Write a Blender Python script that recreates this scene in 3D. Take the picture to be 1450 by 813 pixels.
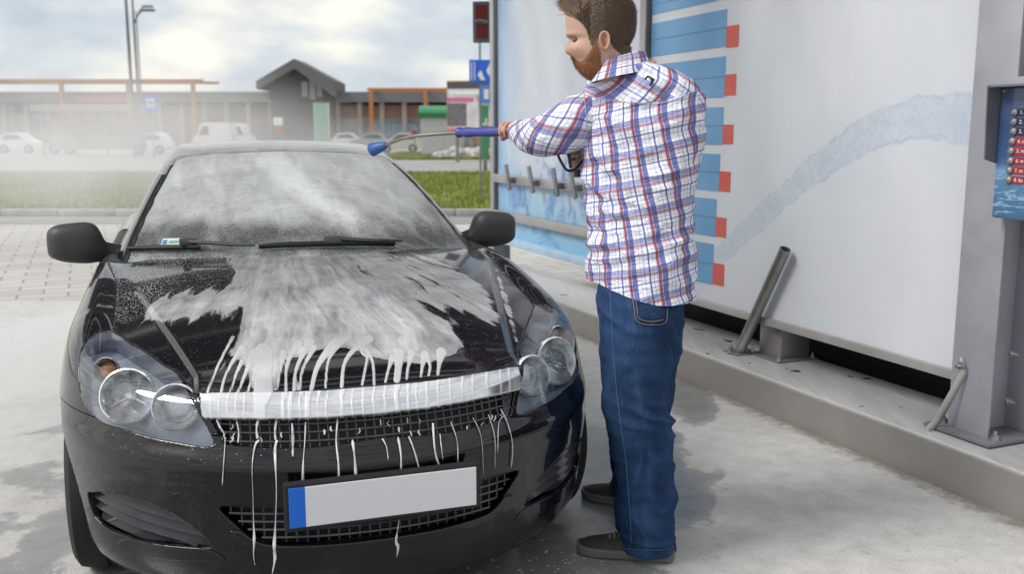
import bpy, bmesh, math, random
import numpy as np
from mathutils import Vector, Matrix, noise as mnoise
random.seed(7); rng = np.random.default_rng(7)
S = bpy.context.scene
for o in list(bpy.data.objects): bpy.data.objects.remove(o)
R = math.radians
# ------------------------------------------------------------------ camera, sky, sun, exposure
FPX, CX, CY, CAMH, PITCH = 1350.0, 725.0, 406.5, 1.45, R(9.2)
cam = bpy.data.cameras.new('camera'); camo = bpy.data.objects.new('camera', cam)
S.collection.objects.link(camo); S.camera = camo
cam.sensor_width = 36; cam.lens = 36 * FPX / 1450; cam.clip_end = 3000; cam.clip_start = 0.05
camo.location = (0, 0, CAMH); camo.rotation_euler = (R(90) - PITCH, 0, 0)
cam.dof.use_dof = True; cam.dof.focus_distance = 3.0; cam.dof.aperture_fstop = 3.4
SUN_EL, SUN_AZ = R(46), R(196)      # azimuth of the sun measured from +X towards +Y
W = bpy.data.worlds.new('World'); S.world = W; W.use_nodes = True
nt = W.node_tree; nt.nodes.clear()
def wn(t, **k):
    n = nt.nodes.new(t)
    for a, b in k.items(): setattr(n, a, b)
    return n
sky = wn('ShaderNodeTexSky', sky_type='NISHITA', sun_disc=False, sun_elevation=SUN_EL, sun_rotation=R(90) - SUN_AZ)
bg1 = wn('ShaderNodeBackground'); bg1.inputs[1].default_value = 0.10
nt.links.new(sky.outputs[0], bg1.inputs[0])
tc = wn('ShaderNodeTexCoord'); mp = wn('ShaderNodeMapping'); mp.inputs['Scale'].default_value = (1, 1, 2.4)
nt.links.new(tc.outputs['Generated'], mp.inputs[0])
n1 = wn('ShaderNodeTexNoise'); n1.inputs['Scale'].default_value = 5.2; n1.inputs['Detail'].default_value = 7; n1.inputs['Roughness'].default_value = .52; n1.inputs['Distortion'].default_value = .05
nt.links.new(mp.outputs[0], n1.inputs[0])
cr = wn('ShaderNodeValToRGB'); e = cr.color_ramp.elements
e[0].position = .34; e[0].color = (.43, .48, .54, 1); e[1].position = .62; e[1].color = (.90, .86, .75, 1)
k = e.new(.44); k.color = (.54, .58, .62, 1); k = e.new(.52); k.color = (.70, .70, .66, 1)
nt.links.new(n1.outputs[0], cr.inputs[0])
bg2 = wn('ShaderNodeBackground'); bg2.inputs[1].default_value = .90
nt.links.new(cr.outputs[0], bg2.inputs[0])
mx = wn('ShaderNodeMixShader'); mx.inputs[0].default_value = .9
wo = wn('ShaderNodeOutputWorld')
nt.links.new(bg1.outputs[0], mx.inputs[1]); nt.links.new(bg2.outputs[0], mx.inputs[2]); nt.links.new(mx.outputs[0], wo.inputs[0])
sl = bpy.data.lights.new('sun', 'SUN'); sl.energy = 2.0; sl.angle = R(24); sl.color = (1, .95, .88)
so = bpy.data.objects.new('sun', sl); S.collection.objects.link(so)
sd = Vector((math.cos(SUN_AZ) * math.cos(SUN_EL), math.sin(SUN_AZ) * math.cos(SUN_EL), math.sin(SUN_EL)))
so.rotation_euler = sd.to_track_quat('Z', 'Y').to_euler()
S.view_settings.view_transform = 'Standard'; S.view_settings.look = 'None'
S.view_settings.exposure = 0.55; S.view_settings.gamma = 1; S.view_settings.use_curve_mapping = False
S.render.engine = 'CYCLES'
S.cycles.max_bounces = 8; S.cycles.transparent_max_bounces = 12; S.cycles.volume_bounces = 3
S.cycles.caustics_reflective = False; S.cycles.caustics_refractive = False

# ------------------------------------------------------------------ helpers
def ray(px, py):
    a = (px - CX) / FPX; b = (py - CY) / FPX
    return np.array([a, math.cos(PITCH) - b * math.sin(PITCH), -math.sin(PITCH) - b * math.cos(PITCH)])
def at_z(px, py, z=0.0):
    r = ray(px, py); t = (z - CAMH) / r[2]; return np.array([0, 0, CAMH]) + t * r
def at_y(px, py, Y):
    r = ray(px, py); return np.array([0, 0, CAMH]) + (Y / r[1]) * r
def project(P):
    P = np.asarray(P, float); d = P[..., 1] * math.cos(PITCH) + (CAMH - P[..., 2]) * math.sin(PITCH)
    return np.stack([CX + FPX * P[..., 0] / d, CY + FPX * ((CAMH - P[..., 2]) * math.cos(PITCH) - P[..., 1] * math.sin(PITCH)) / d], -1)

def tag(o, label=None, cat=None, group=None, kind=None):
    if label: o['label'] = label
    if cat: o['category'] = cat
    if group: o['group'] = group
    if kind: o['kind'] = kind
    return o
def empty(name, loc=(0, 0, 0), rz=0, label=None, cat=None, group=None):
    o = bpy.data.objects.new(name, None); S.collection.objects.link(o)
    o.location = loc; o.rotation_euler = (0, 0, rz); o.empty_display_size = .1
    return tag(o, label, cat, group)
def mesh_obj(name, V, F, mat=None, parent=None, smooth=False, normals=None, uv=None, attrs=None, auto=None):
    me = bpy.data.meshes.new(name)
    me.from_pydata([tuple(map(float, v)) for v in V], [], [tuple(int(i) for i in f) for f in F])
    if uv is not None:
        ul = me.uv_layers.new(name='UVMap'); li = np.empty(len(me.loops), int); me.loops.foreach_get('vertex_index', li)
        ul.data.foreach_set('uv', np.asarray(uv, float)[li].ravel())
    if attrs:
        for k, a in attrs.items():
            at = me.attributes.new(k, 'FLOAT', 'POINT'); at.data.foreach_set('value', np.asarray(a, np.float32))
    if smooth:
        me.polygons.foreach_set('use_smooth', [True] * len(me.polygons))
    if normals is not None:
        me.normals_split_custom_set_from_vertices([tuple(map(float, n)) for n in normals])
    if smooth and auto:
        bm = bmesh.new(); bm.from_mesh(me)
        for ed in bm.edges:
            if len(ed.link_faces) == 2 and ed.calc_face_angle(0) > R(auto): ed.smooth = False
        bm.to_mesh(me); bm.free()
    me.update()
    o = bpy.data.objects.new(name, me); S.collection.objects.link(o)
    if mat:
        for m in (mat if isinstance(mat, (list, tuple)) else [mat]): me.materials.append(m)
    if parent: o.parent = parent
    return o

class MB:
    """collects boxes, tubes and prisms for ONE mesh"""
    def __init__(s): s.V = []; s.F = []; s.M = []; s.mi = 0
    def add(s, V, F):
        n = len(s.V); s.V += [tuple(map(float, v)) for v in V]; s.F += [tuple(int(i) + n for i in f) for f in F]; s.M += [s.mi] * len(F)
    def box(s, c, d, rz=0, bev=0.0, ax=None):
        hx, hy, hz = [q / 2 for q in d]
        if bev > 0:
            bm = bmesh.new(); bmesh.ops.create_cube(bm, size=1)
            for v in bm.verts: v.co = Vector((v.co.x * d[0], v.co.y * d[1], v.co.z * d[2]))
            bmesh.ops.bevel(bm, geom=list(bm.edges), offset=min(bev, min(d) * .45), segments=2, affect='EDGES', profile=.6)
            bm.verts.index_update(); V = [tuple(v.co) for v in bm.verts]; F = [[v.index for v in f.verts] for f in bm.faces]; bm.free()
        else:
            V = [(x, y, z) for x in (-hx, hx) for y in (-hy, hy) for z in (-hz, hz)]
            F = [(0, 1, 3, 2), (4, 6, 7, 5), (0, 4, 5, 1), (2, 3, 7, 6), (0, 2, 6, 4), (1, 5, 7, 3)]
        if ax is not None:
            ex, ey, ez = [Vector(a) for a in ax]
            V = [tuple(Vector(c) + ex * v[0] + ey * v[1] + ez * v[2]) for v in V]
        else:
            cs, sn = math.cos(rz), math.sin(rz)
            V = [(c[0] + v[0] * cs - v[1] * sn, c[1] + v[0] * sn + v[1] * cs, c[2] + v[2]) for v in V]
        s.add(V, F); return s
    def tube(s, P, r, n=12, cap=True, flat=1.0):
        P = [Vector(p) for p in P]; r = [r] * len(P) if np.isscalar(r) else list(r)
        up = None; V = []; F = []
        for i, p in enumerate(P):
            t = (P[min(i + 1, len(P) - 1)] - P[max(i - 1, 0)]).normalized()
            if up is None:
                up = Vector((0, 0, 1)) if abs(t.z) < .9 else Vector((0, 1, 0))
            sx = t.cross(up).normalized(); up = sx.cross(t).normalized()
            for k in range(n):
                a = 2 * math.pi * k / n; V.append(p + sx * (math.cos(a) * r[i]) + up * (math.sin(a) * r[i] * flat))
        for i in range(len(P) - 1):
            for k in range(n):
                F.append((i * n + k, i * n + (k + 1) % n, (i + 1) * n + (k + 1) % n, (i + 1) * n + k))
        if cap: F.append(tuple(range(n))[::-1]); F.append(tuple((len(P) - 1) * n + k for k in range(n)))
        s.add(V, F); return s
    def prism(s, poly, a, b, axis='y', fr=None):
        """extrude a 2-d polygon. axis y: poly in x,z from y=a to y=b; z: poly in x,y; x: poly in y,z. fr=(O,ex,ey,ez)"""
        n = len(poly)
        def P(p, q):
            v = {'y': (p[0], q, p[1]), 'z': (p[0], p[1], q), 'x': (q, p[0], p[1])}[axis]
            if fr: v = tuple(Vector(fr[0]) + Vector(fr[1]) * v[0] + Vector(fr[2]) * v[1] + Vector(fr[3]) * v[2])
            return v
        V = [P(p, a) for p in poly] + [P(p, b) for p in poly]
        F = [tuple(range(n))[::-1], tuple(range(n, 2 * n))] + [(i, (i + 1) % n, n + (i + 1) % n, n + i) for i in range(n)]
        s.add(V, F); return s
    def build(s, name, mat, parent=None, smooth=False, auto=35):
        me = bpy.data.meshes.new(name); me.from_pydata(s.V, [], s.F)
        mats = mat if isinstance(mat, (list, tuple)) else [mat]
        for m in mats: me.materials.append(m)
        if len(mats) > 1: me.polygons.foreach_set('material_index', s.M)
        bm = bmesh.new(); bm.from_mesh(me); bmesh.ops.recalc_face_normals(bm, faces=bm.faces)
        if smooth:
            for f in bm.faces: f.smooth = True
            for ed in bm.edges:
                if len(ed.link_faces) == 2 and ed.calc_face_angle(0) > R(auto): ed.smooth = False
        bm.to_mesh(me); bm.free(); me.update()
        o = bpy.data.objects.new(name, me); S.collection.objects.link(o)
        if parent: o.parent = parent
        return o
def grid_faces(n, m, wrap=False):
    F = []
    for i in range(n - 1):
        for j in range(m if wrap else m - 1):
            F.append((i * m + j, i * m + (j + 1) % m, (i + 1) * m + (j + 1) % m, (i + 1) * m + j))
    return F
def interp(x, xs, ys): return np.interp(x, xs, ys)
def smooth_interp(x, xs, ys):
    """Catmull-Rom like monotone-ish cubic through (xs, ys)"""
    xs = np.asarray(xs, float); ys = np.asarray(ys, float); x = np.clip(x, xs[0], xs[-1])
    m = np.gradient(ys, xs, axis=0); i = np.clip(np.searchsorted(xs, x) - 1, 0, len(xs) - 2)
    h = xs[i + 1] - xs[i]; t = (x - xs[i]) / h
    if ys.ndim > 1: h = h[..., None]; t = t[..., None]
    return (2*t**3 - 3*t**2 + 1) * ys[i] + (t**3 - 2*t**2 + t) * h * m[i] + (-2*t**3 + 3*t**2) * ys[i+1] + (t**3 - t**2) * h * m[i+1]
def densify(poly, n=4, closed=True):
    P = np.array(poly, float); out = []; N = len(P)
    for i in range(N if closed else N - 1):
        p0, p1, p2, p3 = (P[(i - 1) % N], P[i], P[(i + 1) % N], P[(i + 2) % N]) if closed else (P[max(i-1, 0)], P[i], P[i+1], P[min(i+2, N-1)])
        for k in range(n):
            t = k / n; out.append(.5 * ((2*p1) + (-p0+p2)*t + (2*p0-5*p1+4*p2-p3)*t*t + (-p0+3*p1-3*p2+p3)*t**3))
    if not closed: out.append(P[-1])
    return np.array(out)
def poly_sdf(Q, poly):
    """signed distance (negative inside) of points Q (n,2) to closed polygon"""
    poly = np.asarray(poly, float); d = np.full(len(Q), 1e9); ins = np.zeros(len(Q), bool)
    for i in range(len(poly)):
        a = poly[i]; b = poly[(i + 1) % len(poly)]; ab = b - a; L = ab @ ab
        if L < 1e-12: continue
        t = np.clip(((Q - a) @ ab) / L, 0, 1); d = np.minimum(d, np.linalg.norm(Q - a - t[:, None] * ab, axis=1))
        c = ((a[1] > Q[:, 1]) != (b[1] > Q[:, 1]))
        with np.errstate(divide='ignore', invalid='ignore'):
            xi = (b[0] - a[0]) * (Q[:, 1] - a[1]) / (b[1] - a[1]) + a[0]
        ins ^= c & (Q[:, 0] < xi)
    return np.where(ins, -d, d)
def clip(V, T, s):
    """split triangle mesh at s=0. returns V2, T_in (s<=0), T_out"""
    s = np.where(np.abs(s) < 1e-9, -1e-9, s); V = np.asarray(V); T = np.asarray(T)
    neg = s[T] < 0; c = neg.sum(1)
    Tin = [T[c == 3]]; Tout = [T[c == 0]]; new = []; cache = {}; n0 = len(V)
    def mid(a, b):
        k = (a, b) if a < b else (b, a)
        if k not in cache:
            t = s[k[0]] / (s[k[0]] - s[k[1]]); cache[k] = n0 + len(new); new.append(V[k[0]] * (1 - t) + V[k[1]] * t)
        return cache[k]
    ti = []; to = []
    for tri, ng, cc in zip(T[(c > 0) & (c < 3)].tolist(), neg[(c > 0) & (c < 3)].tolist(), c[(c > 0) & (c < 3)].tolist()):
        k = ng.index(cc == 1); a, b, d = tri[k], tri[(k + 1) % 3], tri[(k + 2) % 3]
        ab = mid(a, b); ad = mid(a, d)
        one, two = (ti, to) if cc == 1 else (to, ti)
        one.append((a, ab, ad)); two.append((ab, b, d)); two.append((ab, d, ad))
    if new: V = np.vstack([V, np.array(new)])
    f = lambda L, x: np.vstack(L + [np.array(x, int).reshape(-1, 3)])
    return V, f(Tin, ti), f(Tout, to)
def compact(V, T):
    T = np.asarray(T); u, inv = np.unique(T, return_inverse=True); return V[u], inv.reshape(-1, 3)

# ------------------------------------------------------------------ materials
def newmat(name):
    m = bpy.data.materials.new(name); m.use_nodes = True; m.node_tree.nodes.clear(); return m
class NT:
    def __init__(s, name):
        s.m = newmat(name); s.t = s.m.node_tree; s.out = s.t.nodes.new('ShaderNodeOutputMaterial')
    def n(s, typ, ins=None, **k):
        nd = s.t.nodes.new(typ)
        for a, b in k.items(): setattr(nd, a, b)
        if ins:
            for key, v in ins.items():
                sock = nd.inputs[key]
                if hasattr(v, 'links') or isinstance(v, bpy.types.NodeSocket): s.t.links.new(v, sock)
                else: sock.default_value = v
        return nd
    def link(s, a, b): s.t.links.new(a, b)
    def coord(s, kind='Object', scale=(1, 1, 1), rot=(0, 0, 0), loc=(0, 0, 0)):
        c = s.n('ShaderNodeTexCoord'); return s.n('ShaderNodeMapping', {0: c.outputs[kind], 'Scale': scale, 'Rotation': rot, 'Location': loc}).outputs[0]
    def noise(s, vec, scale, detail=4, rough=.55, dist=0): return s.n('ShaderNodeTexNoise', {'Vector': vec, 'Scale': scale, 'Detail': detail, 'Roughness': rough, 'Distortion': dist}).outputs[0]
    def ramp(s, fac, stops, interp='LINEAR'):
        r = s.n('ShaderNodeValToRGB', {0: fac}); el = r.color_ramp.elements; r.color_ramp.interpolation = interp
        while len(el) > 1: el.remove(el[-1])
        for i, (p, c) in enumerate(stops):
            c = (c, c, c) if np.isscalar(c) else c
            q = el[0] if i == 0 else el.new(p)
            q.position = p; q.color = (*c[:3], 1)
        return r.outputs[0]
    def mix(s, f, a, b, mode='MIX'):
        nd = s.n('ShaderNodeMix', data_type='RGBA', blend_type=mode)
        for idx, v in ((0, f), (6, a), (7, b)):
            if isinstance(v, bpy.types.NodeSocket): s.link(v, nd.inputs[idx])
            else: nd.inputs[idx].default_value = v if idx == 0 else (*v[:3], 1)
        return nd.outputs[2]
    def math(s, op, a, b=0.0, c=0.0, clamp=False):
        nd = s.n('ShaderNodeMath', operation=op, use_clamp=clamp)
        for i, v in enumerate((a, b, c)):
            if isinstance(v, bpy.types.NodeSocket): s.link(v, nd.inputs[i])
            else: nd.inputs[i].default_value = v
        return nd.outputs[0]
    def bump(s, h, strength=.3, dist=.01, normal=None):
        d = {'Height': h, 'Strength': strength, 'Distance': dist}
        if normal is not None: d['Normal'] = normal
        return s.n('ShaderNodeBump', d).outputs[0]
    def attr(s, name): return s.n('ShaderNodeAttribute', attribute_name=name).outputs['Fac']
    def bsdf(s, **k):
        names = {'col': 'Base Color', 'rough': 'Roughness', 'metal': 'Metallic', 'normal': 'Normal', 'coat': 'Coat Weight', 'coatr': 'Coat Roughness', 'spec': 'Specular IOR Level', 'trans': 'Transmission Weight', 'ior': 'IOR', 'alpha': 'Alpha', 'emis': 'Emission Color', 'emiss': 'Emission Strength', 'sheen': 'Sheen Weight', 'sss': 'Subsurface Weight', 'coatn': 'Coat Normal'}
        b = s.n('ShaderNodeBsdfPrincipled')
        for a, v in k.items():
            sock = b.inputs[names[a]]
            if isinstance(v, bpy.types.NodeSocket): s.link(v, sock)
            else:
                if a in ('col', 'emis'): v = (*v[:3], 1)
                sock.default_value = v
        return b.outputs[0]
    def done(s, sh, vol=None):
        s.link(sh, s.out.inputs[0]); return s.m
def simple(name, col, rough=.5, metal=0, var=.12, nscale=6, bump=0.0, bscale=80, coat=0, spec=.5, kind='Object'):
    t = NT(name); c = t.coord(kind)
    n = t.noise(c, nscale, 5)
    lo = tuple(max(0, x * (1 - var)) for x in col); hi = tuple(x * (1 + var) for x in col)
    cc = t.ramp(n, [(.3, lo), (.7, hi)])
    kw = dict(col=cc, rough=t.math('MULTIPLY_ADD', n, .15, rough - .07, clamp=True), metal=metal, coat=coat, spec=spec)
    if bump: kw['normal'] = t.bump(t.noise(c, bscale, 3), bump, .004)
    return t.done(t.bsdf(**kw))
# ------------------------------------------------------------------ CAR
CARO = np.array([-.357, 2.521]); CYAW = R(18.98)
def car2w(P):
    P = np.asarray(P, float); c, s = math.cos(CYAW), math.sin(CYAW)
    return np.stack([CARO[0] + P[..., 0]*c - P[..., 1]*s, CARO[1] + P[..., 0]*s + P[..., 1]*c, P[..., 2]], -1)
def w2car(P):
    P = np.asarray(P, float); c, s = math.cos(CYAW), math.sin(CYAW); x = P[..., 0]-CARO[0]; y = P[..., 1]-CARO[1]
    return np.stack([x*c + y*s, -x*s + y*c, P[..., 2]], -1)
def smax(a, b, k):
    h = np.clip(.5 + .5*(a-b)/k, 0, 1); return b*(1-h) + a*h + k*h*(1-h)
def hood_z(u, v):
    z = smooth_interp(v, [-.5, .0, .1, .3, .5, .7, .9, 1.2, 1.5, 2.2, 3.2, 3.9, 4.4], [.50, .665, .722, .786, .833, .875, .913, .957, .985, .99, 1.0, 1.0, .94])
    au = np.abs(u)
    z = z - .050*(au/.74)**2.2
    # raised centre panel between two creases that converge on the grille
    uc = .475 + .20*np.clip((v-.3)/.85, 0, 1.2)
    s = np.clip((uc - au)/.024 + .5, 0, 1); f = np.clip((1.25-v)/.3, 0, 1)
    z = z + .015*(s*s*(3-2*s) - 1)*f
    # fender shoulder just outside hood
    z = z + .020*np.exp(-((au-.79)/.045)**2)*np.clip((v-.6)/.3, 0, 1)
    return z
def body_d(P):
    u, v, z = P[..., 0], P[..., 1], P[..., 2]; au = np.abs(u)
    v0 = smooth_interp(z, [.05, .14, .20, .30, .40, .50, .565, .60, .66, .72, .80, .95], [.10, .055, .02, .004, .002, -.004, -.004, .022, .052, .072, .15, .42])
    w = smooth_interp(z, [.10, .20, .35, .55, .70, .85, .93, 1.0], [.815, .845, .862, .872, .866, .845, .822, .775])
    w = w + .034*np.exp(-((v-.86)/.33)**2)*np.exp(-((z-.48)/.30)**2) + .022*np.exp(-((v-3.48)/.36)**2)*np.exp(-((z-.45)/.33)**2)
    L = .80
    fv = np.clip((v0 + L - v)/L, 0, 3); q = np.sqrt((au/w)**2.05 + fv**2.05 + 1e-9); d1 = (q**(2/2.05)-1)*.80
    rv = np.clip((v - 3.55)/.72, 0, 3); q2 = np.sqrt((au/w)**2.6 + rv**2.6 + 1e-9); d2 = (q2**(2/2.6)-1)*.8
    d = np.maximum(d1, d2)
    return smax(smax(d, z - hood_z(u, v), .035), .15 - z, .03)
def cabin_top(u, v):
    ve = v - .24*(np.abs(u)/.72)**2
    return smooth_interp(ve, [1.0, 1.26, 1.5, 1.75, 2.0, 2.2, 2.4, 2.7, 3.1, 3.5, 3.85, 4.05, 4.2], [.80, .955, 1.068, 1.180, 1.280, 1.343, 1.382, 1.408, 1.408, 1.375, 1.27, 1.12, .93]) - .035*(np.abs(u)/.6)**2
def cabin_d(P):
    u, v, z = P[..., 0], P[..., 1], P[..., 2]; au = np.abs(u)
    side = (au - (.775 - .50*(z-.93) - .14*np.clip(z-.93, 0, 1)**2 - .02*((v-2.6)/1.2)**2))*.9
    return smax((z - cabin_top(u, v))*.9, side, .045)
def shell(fn, O, spread, tmax, b, t, smax_=2.6):
    """fan of rays round the u axis; returns grid of points on fn=0 for the half u<=0"""
    B, T = np.meshgrid(b, t, indexing='ij')
    o = np.stack([-spread*T, np.full_like(T, O[0]), np.full_like(T, O[1])], -1)
    a = T**1.3*tmax
    d = np.stack([-np.sin(a), -np.cos(a)*np.cos(B), np.cos(a)*np.sin(B)], -1)
    lo = np.zeros_like(T); hi = np.full_like(T, smax_)
    for _ in range(34):
        m = (lo+hi)/2; g = fn(o + d*m[..., None]); lo = np.where(g < 0, m, lo); hi = np.where(g < 0, hi, m)
    return o + d*lo[..., None]
def grad(fn, V, e=1e-3):
    g = np.stack([fn(V + np.eye(3)[i]*e) - fn(V - np.eye(3)[i]*e) for i in range(3)], -1)
    return g/np.maximum(np.linalg.norm(g, axis=1, keepdims=True), 1e-9)
def tri_grid(n, m):
    q = np.array(grid_faces(n, m)); return np.vstack([q[:, [0, 1, 2]], q[:, [0, 2, 3]]])
def pix(V): return project(car2w(V))
def panel(name, V, T, fn, mat, parent, off=0.0, fold=.010, mirror='join', attrs=None, foldr=.0025, disp=None, label=None):
    """region of a shell -> mesh with exact field normals and folded-in edges. mirror: join | both | none"""
    V, T = compact(V, T)
    N = grad(fn, V)
    # orient
    fnrm = np.cross(V[T[:, 1]]-V[T[:, 0]], V[T[:, 2]]-V[T[:, 0]]); flip = (fnrm*N[T[:, 0]]).sum(1) < 0
    T = T.copy(); T[flip] = T[flip][:, ::-1]
    V0 = V.copy(); V = V + N*off
    if disp is not None: V = V + N*disp(V0)[:, None]
    NN = N.copy(); extraV = []; extraN = []; F = [tuple(t) for t in T]
    if fold > 0:
        E = np.vstack([T[:, [0, 1]], T[:, [1, 2]], T[:, [2, 0]]]); key = E.min(1)*10**7 + E.max(1)
        uq, idx, cnt = np.unique(key, return_index=True, return_counts=True); be = E[idx[cnt == 1]]
        if mirror == 'join': be = be[~((np.abs(V0[be[:, 0], 0]) < 1e-4) & (np.abs(V0[be[:, 1], 0]) < 1e-4))]
        out = {}
        for a, b in be:
            t = V[b]-V[a]; o = np.cross(t, N[a]); o /= max(np.linalg.norm(o), 1e-9)
            for k in (a, b): out[k] = out.get(k, 0) + o
        ring = {}; n0 = len(V); A = []; AN = []
        for k, o in out.items():
            o = o/max(np.linalg.norm(o), 1e-9)
            if mirror == 'join' and abs(V0[k, 0]) < 1e-4: o[0] = 0
            ring[k] = n0 + len(A); A += [V[k] + o*foldr - N[k]*foldr, V[k] + o*foldr*.9 - N[k]*fold]; AN += [o, o]
            NN[k] = N[k]*.93 + o*.3
        for a, b in be:
            ra, rb = ring[a], ring[b]; F += [(b, a, ra, rb), (rb, ra, ra+1, rb+1)]
        V = np.vstack([V, np.array(A)]) if A else V; NN = np.vstack([NN, np.array(AN)]) if A else NN
        src = np.concatenate([np.arange(n0), np.repeat(list(out.keys()), 2)]).astype(int) if A else np.arange(n0)
    else: src = np.arange(len(V))
    NN = NN/np.linalg.norm(NN, axis=1, keepdims=True); VS = V0[src]
    def mk(V, NN, F, nm): 
        at = {k: f(VS2) for k, f in attrs.items()} if attrs else None
        o = mesh_obj(nm, V, F, mat, parent, smooth=True, normals=NN, attrs=at)
        if label: o['label'] = label
        return o
    MV = V*[-1, 1, 1]; MN = NN*[-1, 1, 1]; MF = [tuple(f)[::-1] for f in F]
    if mirror == 'join':
        n = len(V); VS2 = np.vstack([VS, VS*[-1, 1, 1]])
        return mk(np.vstack([V, MV]), np.vstack([NN, MN]), F + [tuple(i+n for i in f) for f in MF], name)
    VS2 = VS; r = [mk(V, NN, F, name)]
    if mirror == 'both': VS2 = VS*[-1, 1, 1]; r.append(mk(MV, MN, MF, name))
    return r
def surf_hit(px, py, fn=body_d, off=0.0, tmax=6.0):
    """first hit of a view ray on a body field, in car coordinates"""
    r = ray(px, py); ts = np.linspace(2.0, tmax, 500); P = w2car(np.array([0, 0, CAMH]) + ts[:, None]*r)
    g = fn(P); k = np.argmax(g < 0)
    if g[k] >= 0: return None
    lo, hi = ts[k-1], ts[k]
    for _ in range(25):
        m = (lo+hi)/2; P = w2car(np.array([0, 0, CAMH]) + m*r)
        if fn(P[None])[0] < 0: hi = m
        else: lo = m
    P = w2car(np.array([0, 0, CAMH]) + hi*r)
    return P + grad(fn, P[None])[0]*off

# foam masks painted in the flow shapes seen on the hood: polygons are points on the hood itself
def pmask(V, poly, soft, n=3):
    return np.clip(.5 - poly_sdf(pix(V), densify(poly, n))/soft, 0, 1)
def foam_hood(V):
    q = pix(V); x, y = q[:, 0], q[:, 1]
    veil = pmask(V, [(330,352),(505,350),(515,385),(560,418),(650,462),(668,490),(650,512),(560,536),(470,548),(330,556),(318,520),(345,470),(350,425),(300,440),(235,455),(215,440),(250,418),(330,404)], 26)
    band = pmask(V, [(340,395),(420,385),(500,392),(560,430),(600,462),(560,500),(440,505),(380,545),(322,560),(330,500),(352,440),(330,425)], 22)
    side = pmask(V, [(505,354),(560,360),(610,362),(680,400),(716,470),(700,462),(640,440),(580,425),(540,402)], 16)
    sill = pmask(V, [(700,375),(722,430),(735,480),(728,485),(712,430)], 7)
    clear = pmask(V, [(236,462),(300,452),(338,468),(320,505),(296,548),(262,545),(240,500)], 46)
    dark = pmask(V, [(640,462),(700,465),(728,500),(722,528),(640,540),(655,505)], 18)
    cut = pmask(V, [(200,330),(760,330),(760,470),(668,490),(640,506),(600,514),(560,511),(530,505),(508,496),(480,490),(450,497),(425,503),(397,514),(388,556),(360,557),(352,522),(338,506),(322,500),(300,470),(200,470)], 9, 2)
    lv = pmask(V, [(170,440),(340,430),(350,500),(320,540),(290,530),(250,470)], 40)
    f = (.60*veil + .32*band)*(.12 + .88*cut) + .44*side + .42*sill + .30*lv
    f = f*(1-.8*clear)*(1-.85*dark)
    return np.clip(f, 0, 1)
def drops_hood(V):
    a = pmask(V, [(150,355),(335,350),(330,400),(230,430),(160,450)], 22)
    b = pmask(V, [(515,372),(610,360),(600,392),(575,420),(540,410)], 14)
    c = pmask(V, [(400,345),(505,345),(510,385),(440,395),(330,400)], 20)
    return np.clip(a + b + .8*c, 0, 1)
def strokes(V, L):
    q = pix(V); out = np.full(len(V), -50.0)
    for pts, w in L:
        P = densify(pts, 3, closed=False); ww = np.maximum(np.interp(np.linspace(0, 1, len(P)), np.linspace(0, 1, len(w)), w), 1.9)
        for i in range(len(P)-1):
            a, b = P[i], P[i+1]; ab = b-a; t = np.clip(((q-a)@ab)/max(ab@ab, 1e-9), 0, 1); d = (ww[i]*(1-t) + ww[i+1]*t) - np.linalg.norm(q-a-t[:, None]*ab, axis=1); out = np.maximum(out, d)
    return np.clip(out/8 + .5, 0, 1)
HF = [([(330,478),(318,500),(306,525),(294,556)], [2.5, 1.6, 1.1, 1.6]), ([(345,492),(330,512),(319,534),(313,557)], [5, 2.6, 1.4, 2]), ([(343,512),(333,534),(326,557)], [3.5, 1.6, 1.8]), ([(360,500),(350,524),(342,544),(337,557)], [6, 3, 2, 2.2]), ([(366,515),(358,536),(350,557)], [4, 2, 2]),
 ([(374,500),(374,530),(373,556)], [14, 12, 14]),
 ([(402,500),(397,524),(392,552)], [5, 2, 2]), ([(424,486),(410,508),(405,530),(405,553)], [6, 3, 2, 2.6]), ([(440,484),(426,508),(418,530),(417,552)], [6, 3, 2.2, 3]), ([(446,492),(432,516),(426,535),(425,552)], [4, 2, 1.5, 2]), ([(484,478),(462,500),(448,524),(441,552)], [9, 5, 3.4, 3]), 
 ([(494,474),(474,496),(464,516),(461,549)], [6, 3, 1.4, 1.6]), ([(524,480),(500,497),(487,518),(484,548)], [6, 3.4, 2.4, 2.6]), ([(515,486),(513,500),(520,506),(517,524),(513,545)], [5, 2.4, 2.2, 1.2, 2]), ([(520,496),(528,514),(530,545)], [4, 1.5, 1.6]), ([(556,506),(550,524),(546,541)], [5, 1.8, 1.4]), ([(566,500),(564,522),(562,538)], [8, 5, 5]),
 ([(584,500),(578,520),(576,537)], [6, 2, 2]), ([(602,502),(598,520),(596,534)], [6, 2.4, 1.8]), ([(606,506),(609,520),(607,532)], [4, 1.4, 1.4]), ([(625,500),(622,516),(620,531)], [8, 3, 2])]
BF = []
_r = random.Random(11)
for x, w in [(303,1.6),(314,2.2),(325,1.4),(337,2.6),(348,1.6),(373,13),(404,5),(413,4),(426,2.4),(437,5),(452,3),(464,1.6),(485,4.4),(500,2),(515,2.6),(530,1.6),(546,2.4),(563,5),(578,3.4),(590,1.6),(604,3),(620,2.4),(636,1.4),(654,2.4),(668,1.4),(688,2.6),(706,1.6),(718,2.2)]:
    yt = 561 - (.0 if x < 460 else .104*(x-460)) - .01*(x-290); BF.append(([(x+_r.uniform(0, 2), yt-8), (x, yt+4), (x-1.5+_r.uniform(-1.5, 1), yt+16), (x-1, yt+34)], [w*1.3, w*1.0, w*_r.uniform(.5, .9), w*_r.uniform(.6, 1.1)]))
f_fing = lambda V: strokes(V, HF)
f_bar = lambda V: strokes(V, BF)
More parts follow.
